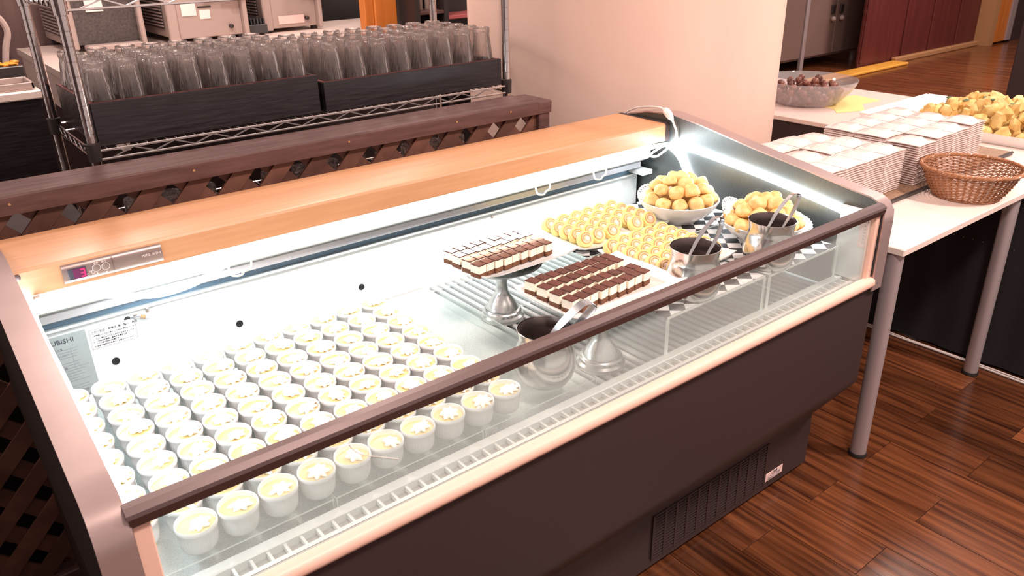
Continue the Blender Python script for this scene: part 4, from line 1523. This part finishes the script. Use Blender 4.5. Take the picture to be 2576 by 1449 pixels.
# amber post
po = thing('amber_post', 'orange brown wooden post behind the tumblers, left of the pillar', 'post', (2.28, 3.85, 0))
MB().box(2.075, 2.128, 3.84, 3.90, 0, 2.7, .004).obj('edge_batten', M['amber'], po)
MB().box(2.128, 2.262, 3.83, 3.91, 0, 2.7, .006).obj('post_body', M['amber'], po)
sh = thing('low_shelf_unit', 'dark shelf unit with pinkish red boards left of the pillar', 'shelf', (2.6, 3.84, 0))
MB().box(2.29, 2.32, 3.70, 3.90, 0, 2.2).obj('side_board', M['dark'], sh)
MB().box(2.32, 3.2, 3.88, 3.90, 0, 2.2).obj('back_board', M['dark'], sh)
for (a, b2, z, m_) in ((2.32, 2.47, 1.158, 'fence'), (2.50, 3.15, 1.125, 'shelfred'), (2.50, 3.15, 1.04, 'shelfred'), (2.32, 2.47, 1.04, 'fence'), (2.32, 3.15, .74, 'shelfred')):
    MB().box(a, b2, 3.70, 3.88, z, z + .018, .002).obj('shelf_board', M[m_], sh)
MB().box(2.47, 2.50, 3.70, 3.88, 0, 2.2).obj('divider', M['dark'], sh)
for k, x in enumerate((2.345, 2.385, 2.43)):
    b_ = MB().lathe([(.014, 0), (.014, .09), (.006, .11), (.006, .14)], 12, (x, 3.80, 1.1765)).obj('bottle', M['beige'])
    tag(b_, 'small pale bottle on the shelf beside the amber post, %s from the left' % ORD[k], 'bottle', 'pale bottles on the shelf by the post')
bc = MB().box(2.335, 2.46, 3.705, 3.85, .759, .93, .003).obj('white_carton', M['label_white'])
tag(bc, 'white carton low on the shelf seen under the rack', 'box')

# ------------------------------------------------------------------ buffet tables on the right
TT = .718
ta = thing('buffet_table', 'cream topped buffet table with round grey legs beside the case', 'table', (2.65, 1.3, 0))
MB().box(2.122, 3.030, .940, 1.66, TT - .022, TT, .0025).obj('tabletop', M['table'], ta)
MB().box(2.20, 2.98, 1.00, 1.03, TT - .06, TT - .0225).obj('apron', M['leg'], ta)
for (x, y) in ((2.150, .975), (2.935, .975), (2.150, 1.60), (2.935, 1.60)):
    lg = MB().lathe([(.024, .012), (.0245, .02), (.0245, TT - .0225)], 32, (x, y, 0)).obj('leg', M['leg'], ta)
    MB().lathe([(.0285, 0), (.029, .004), (.027, .012), (.0, .0125)], 24, (x, y, .0)).obj('foot_pad', M['foot'], lg)
tb2 = thing('draped_table', 'buffet table draped with black cloth carrying the tray of golden food', 'table', (3.7, 1.0, 0))
MB().box(3.0315, 4.24, .1, 1.74, TT - .022, TT, .0025).obj('tabletop', M['table'], tb2)
sk = MB()
n = 60
ring = []
for k in range(n + 1):
    y = .12 + (1.70 - .12) * k / n
    ring.append((3.035 + .004 * math.sin(k * 1.3) + .003 * math.sin(k * .5), y))
for k in range(n + 1):
    x, y = ring[k]
    sk.v += [(x, y, .012), (x + .01, y, TT - .0235), (x + .03, y, .012), (x + .03, y, TT - .0235)]
for k in range(n):
    a = 4 * k
    sk.f += [(a, a + 1, a + 5, a + 4), (a + 2, a + 6, a + 7, a + 3)]
sk.box(3.06, 4.22, .12, .15, .012, TT - .0235)
sk.box(4.19, 4.22, .15, 1.72, .012, TT - .0235)
sk.obj('black_skirt', M['cloth'], tb2)
bd = MB()
for k in range(40):
    bd.blob((3.0325, .30 + .035 * k, .475), .0014, (6, 4))
tag(bd.obj('skirt_studs', M['screw'], tb2), kind='stuff')
for (x, y) in ((3.25, .2), (4.15, .2), (3.25, 1.6), (4.15, 1.6)):
    MB().lathe([(.022, 0), (.022, TT - .0235)], 16, (x, y, 0)).obj('leg', M['leg'], tb2)
tc_ = thing('rear_table', 'cream topped table behind the pillar carrying the frosted bowl', 'table', (3.8, 2.6, 0))
MB().box(3.36, 4.24, 1.743, 3.4, TT - .022, TT, .0025).obj('tabletop', M['table'], tc_)
MB().box(3.375, 3.395, 1.76, 3.38, .012, TT - .0235).obj('dark_skirt', M['body'], tc_)
MB().box(4.205, 4.225, 1.76, 3.38, .012, TT - .0235).obj('dark_skirt', M['body'], tc_)
for (x, y) in ((3.42, 1.8), (4.16, 1.8), (3.42, 3.3), (4.16, 3.3)):
    MB().lathe([(.022, 0), (.022, TT - .0235)], 16, (x, y, 0)).obj('leg', M['leg'], tc_)
cd = thing('floor_cord', 'pair of pale cords running along the foot of the black skirt', 'cord', (3.0, 1.2, 0))
for dx, ph in ((0, 0), (.012, 1.7)):
    MB().tube([(3.005 + dx + .003 * math.sin(k * .55 + ph), -.2 + .05 * k, .0045) for k in range(44)], .0040, 6).obj('cord', M['cordwhite'], cd)

# speckled tray below the plates
rt = MB().box(2.14, 3.40, 1.172, 1.60, TT + .003, TT + .012, .004)
rto = thing('speckled_tray', 'long brown speckled tray under the stacks of square plates', 'tray', (2.8, 1.4, TT))
rt.obj('tray_face', M['runner'], rto)
MB().prism([(1.168, TT + .0005), (1.164, TT + .012), (1.170, TT + .016), (1.177, TT + .0125), (1.180, TT + .0005)], 2.14, 3.39).obj('front_edge', M['dark'], rto)
MB().box(2.16, 3.38, 1.20, 1.58, TT + .0003, TT + .003).obj('underside', M['dark'], rto)

# square plates, upside down
S = .117


def square_plate_mesh():
    mb = MB()
    n = 14
    h = S / 2
    for lay, dz in ((0, .0026), (1, 0)):
        for j in range(n + 1):
            for i in range(n + 1):
                u, v = -1 + 2 * i / n, -1 + 2 * j / n
                e = max(abs(u), abs(v))
                r = math.hypot(u, v)
                edge = .0024 * (1 - min(abs(u), abs(v)) ** 2)
                q4 = (u ** 4 + v ** 4) ** .25
                t_ = min(1, max(0, (.80 - q4) / (.34 if lay == 0 else .36)))
                z = edge * e ** 4 + (.0125 if lay == 0 else .0118) * t_ * t_ * (3 - 2 * t_) + .0024 * (1 - e ** 3)
                k = .985 if lay else 1
                mb.v.append((u * h * k, v * h * k, z + dz))
    N = (n + 1) ** 2
    for j in range(n):
        for i in range(n):
            a = j * (n + 1) + i
            mb.f.append((a, a + 1, a + n + 2, a + n + 1))
            mb.f.append((N + a, N + a + n + 1, N + a + n + 2, N + a + 1))
    m_ = n + 1
    bdy = [i for i in range(n)] + [n + m_ * j for j in range(n)] + [m_ * n + n - i for i in range(n)] + [m_ * (n - j) for j in range(n)]
    for q in range(len(bdy)):
        a, b2 = bdy[q], bdy[(q + 1) % len(bdy)]
        mb.f.append((b2, a, N + a, N + b2))
    return mb


pmesh = square_plate_mesh().mesh('square_plate', M['china_pink_lit'], True, 60)
foot_m = MB()
rg2 = random.Random(31)
DZ = .0078
hid = MB()
plate_src = square_plate_mesh()


def stack(cx, cy, nplates, place, full, group, z0=TT + .0125):
    for k in range(nplates):
        z = z0 + DZ * k
        dx, dy, rz = rg2.uniform(-.0012, .0012), rg2.uniform(-.0012, .0012), rg2.uniform(-.012, .012)
        fromtop = nplates - 1 - k
        if full or fromtop <= 1:
            o = bpy.data.objects.new('square_plate', pmesh)
            o.location = (cx + dx, cy + dy, z)
            o.rotation_euler = (0, 0, rz)
            col.objects.link(o)
            pos = 'top plate' if fromtop == 0 else ORD[fromtop] + ' from top'
            tag(o, 'white square plate turned over, %s in %s' % (pos, place), 'plate', group)
        else:
            b0 = len(hid.v)
            h = S / 2 * .985
            hid.box(cx - h, cx + h, cy - h, cy + h, z + .0028, z + .0078)


np1, np2 = 18, 19
rows_n = ('front row', 'middle row', 'rear row')
for j in range(3):
    for i in range(4):
        cn = ('leftmost', 'second', 'third', 'rightmost')[i]
        stack(2.196 + .1215 * i, 1.278 + .1195 * j, np1 - (1 if (i + j) % 3 == 2 and j > 0 else 0), '%s stack, %s, left block' % (cn, rows_n[j]), j == 0, 'square plates in the left block')
        stack(2.738 + .1235 * i, 1.262 + .1195 * j, np2 + (1 if i == 3 and j == 0 else 0) - (1 if i == 0 and j == 0 else 0), '%s stack, %s, right block' % (cn, rows_n[j]), j == 0, 'square plates in the right block')
tag(hid.obj('stacked_plates', M['china_pink_lit'], None, False), 'mass of identical white square plates hidden inside the two blocks of stacks', 'plates', None, 'stuff')

# ------------------------------------------------------------------ wicker basket
bk = thing('wicker_basket', 'empty round brown wicker basket on the cream table', 'basket', (2.745, 1.055, TT))
bcx, bcy = 2.745, 1.055


def bprof(q):       # q 0 bottom .. 1 top -> radius, z
    return .096 + .050 * q ** .75, TT + .004 + .092 * q


ns = 40
for k in range(ns):
    a = 2 * PI * k / ns
    pts = []
    for s_ in range(7):
        r, z = bprof(s_ / 6)
        pts.append((bcx + r * math.cos(a), bcy + r * math.sin(a), z))
    MB().tube(pts, .0022, 5).obj('stake', M['wicker'], bk)
for lv in range(19):
    q = (lv + .5) / 19
    r, z = bprof(q)
    pts = []
    for k in range(ns * 2):
        a = 2 * PI * k / (ns * 2)
        wv = .0030 * math.cos(ns / 2 * 2 * a / 2 + PI * lv) if True else 0
        wv = .0032 * math.cos(PI * k / 2 * 1.0 + PI * lv)
        pts.append((bcx + (r + wv) * math.cos(a), bcy + (r + wv) * math.sin(a), z))
    MB().tube(pts, .0021, 5, True).obj('weaver', M['wicker'], bk)
for ph in range(4):
    pts = []
    n = 200
    for k in range(n):
        a = 2 * PI * k / n
        t_ = 22 * a + ph * PI / 2
        r = .1510 + .0042 * math.cos(t_)
        pts.append((bcx + r * math.cos(a), bcy + r * math.sin(a), TT + .0995 + .0042 * math.sin(t_)))
    MB().tube(pts, .0034, 5, True).obj('rim_strand', M['wicker'], bk)
for ph in range(2):
    pts = []
    for k in range(120):
        a = 2 * PI * k / 120
        t_ = 20 * a + ph * PI
        r = .0985 + .0025 * math.cos(t_)
        pts.append((bcx + r * math.cos(a), bcy + r * math.sin(a), TT + .0055 + .0022 * math.sin(t_)))
    MB().tube(pts, .0028, 5, True).obj('base_strand', M['wicker'], bk)
for k in range(9):
    r = .012 + .0105 * k
    MB().tube([(bcx + r * math.cos(2 * PI * j / 40), bcy + r * math.sin(2 * PI * j / 40), TT + .005 + .0012 * (j % 2)) for j in range(40)], .0042, 5, True).obj('base_coil', M['wicker'], bk)

# ------------------------------------------------------------------ frosted bowl of round fruit, yellow papers
nb = thing('frosted_bowl', 'large frosted plastic bowl of red brown round fruit beside the pillar', 'bowl', (3.715, 2.285, TT))
ncx, ncy = 3.715, 2.285
nz = TT + .003
pr = [(0, 0), (.135, 0), (.150, .004), (.182, .030), (.212, .066), (.232, .098), (.240, .118), (.2365, .119), (.228, .098), (.208, .068), (.178, .034), (.147, .009), (0, .005)]
MB().lathe(pr, 64, (ncx, ncy, nz), caps=False).obj('bowl_shell', M['frost'], nb)
lp = MB()
for k in range(22):
    a = 2 * PI * k / 22
    lp.blob((ncx + .156 * math.cos(a), ncy + .156 * math.sin(a), nz + .012), .008, (8, 5), 0, None, (1, 1, .7))
tag(lp.obj('moulded_lugs', M['frost'], nb), kind='stuff')
g = random.Random(77)
nm_ = [MB().blob((0, 0, 0), .0185, (12, 8), .03, random.Random(k), (1, 1, .92)).mesh('round_fruit', M['nut']) for k in range(3)]
cnt = 0
for (cnt_, rad, z) in ((16, .150, .034), (12, .108, .026), (8, .066, .026), (3, .026, .026), (15, .160, .064), (11, .118, .058), (7, .074, .058), (2, .03, .058), (10, .128, .088), (8, .086, .088), (4, .042, .090), (4, .06, .115)):
    for k in range(cnt_):
        if g.random() < .08:
            continue
        a = 2 * PI * k / cnt_ + rad * 20
        o = bpy.data.objects.new('round_fruit', nm_[g.randrange(3)])
        s_ = g.uniform(.88, 1.08)
        o.scale = (s_,) * 3
        o.location = (ncx + rad * math.cos(a) + g.uniform(-.003, .003), ncy + rad * math.sin(a) + g.uniform(-.003, .003), nz + z + g.uniform(-.002, .004))
        o.rotation_euler = (g.uniform(0, 3), g.uniform(0, 3), 0)
        col.objects.link(o)
        tag(o, 'red brown round fruit in the frosted bowl, %s' % (('deep down' if z < .06 else 'mid height' if z < .08 else 'on top') + (', pillar side' if math.cos(a) * .62 - math.sin(a) * .78 < 0 else ', yellow paper side')), 'fruit', 'red brown round fruit in the frosted bowl')
for (pts, l_, nm2, zz) in (([(3.66, 2.09), (4.03, 2.05), (4.07, 2.22), (3.72, 2.26)], 'yellow paper sheet under the right side of the frosted bowl', 'yellow_paper', 0), ([(3.60, 2.04), (3.74, 1.975), (3.93, 2.10), (3.80, 2.20)], 'smaller pale yellow paper sheet under the frosted bowl, nearer edge', 'yellow_paper', .0006)):
    o = MB().prism(pts, TT + .0004 + zz, TT + .0009 + zz, 'z').obj(nm2, M['notes'])
    tag(o, l_, 'paper')

# ------------------------------------------------------------------ tray of golden food at the right edge
dh = thing('white_platter', 'long white platter heaped with golden food at the right edge', 'platter', (3.80, 1.40, TT))
dx0, dx1, dy0, dy1 = 3.49, 4.12, .95, 1.86
MB().box(dx0 + .03, dx1 - .03, dy0 + .03, dy1 - .03, TT + .0005, TT + .010, .004).obj('platter_base', M['china'], dh)
for (pts, ax, a, b2) in (([(dx0 + .035, TT + .006), (dx0, TT + .046), (dx0 - .010, TT + .048), (dx0 + .022, TT + .001)], 'y', dy0, dy1), ([(dx1 - .035, TT + .006), (dx1, TT + .046), (dx1 + .010, TT + .048), (dx1 - .022, TT + .001)], 'y', dy0, dy1)):
    MB().prism(pts, a, b2, ax).obj('platter_side', M['china'], dh)
for (pts, ax, a, b2) in (([(dy0 + .035, TT + .006), (dy0, TT + .046), (dy0 - .010, TT + .048), (dy0 + .022, TT + .001)], 'x', dx0, dx1), ([(dy1 - .035, TT + .006), (dy1, TT + .046), (dy1 + .010, TT + .048), (dy1 - .022, TT + .001)], 'x', dx0, dx1)):
    MB().prism(pts, a, b2, ax).obj('platter_side', M['china'], dh)
g = random.Random(41)


def chunk(seed):
    g_ = random.Random(seed)
    mb = MB()
    mb.blob((0, 0, 0), .031, (7, 5), .26, g_, (1.2, .9, .68))
    return mb.mesh('golden_chunk', M['potato'], True, 28)


cm = [chunk(k) for k in range(7)]
nn = 0
for lay, (ins, z, stp) in enumerate(((.065, .034, .066), (.105, .068, .068), (.165, .096, .070))):
    y = dy0 + ins
    while y < dy1 - ins - .10:
        x = dx0 + ins
        while x < dx1 - ins + .01:
            o = bpy.data.objects.new('golden_chunk', cm[g.randrange(7)])
            o.location = (x + g.uniform(-.012, .012), y + g.uniform(-.012, .012), TT + z + g.uniform(-.006, .008))
            o.rotation_euler = (g.uniform(0, 3), g.uniform(0, 3), g.uniform(0, 6))
            s_ = g.uniform(.85, 1.12)
            o.scale = (s_,) * 3
            col.objects.link(o)
            tag(o, 'golden browned food chunk, %s of the heap on the white platter' % (('lower layer', 'middle layer', 'top layer')[lay] + (', near end' if y < 1.22 else ', far end' if y > 1.50 else ', centre') + (' left' if x < 3.70 else ' right' if x > 3.91 else '')), 'food', 'golden food chunks on the white platter')
            x += stp
        y += stp
for k in range(16):
    x, y = g.uniform(3.66, 3.95), g.uniform(1.12, 1.60)
    o = MB().blob((0, 0, 0), .013, (6, 4), .3, g, (1.6, .8, .25)).obj('green_herb', M['herb'], None, True, (0, 0, 0))
    o.location = (x, y, TT + .12)
    e_ = min(x - dx0, dx1 - x)
    o.location.z = TT + (.118 if e_ > .165 else .092)
    tag(o, 'small dark green herb leaf lying on the golden food', 'herb', 'green herb leaves on the golden food')
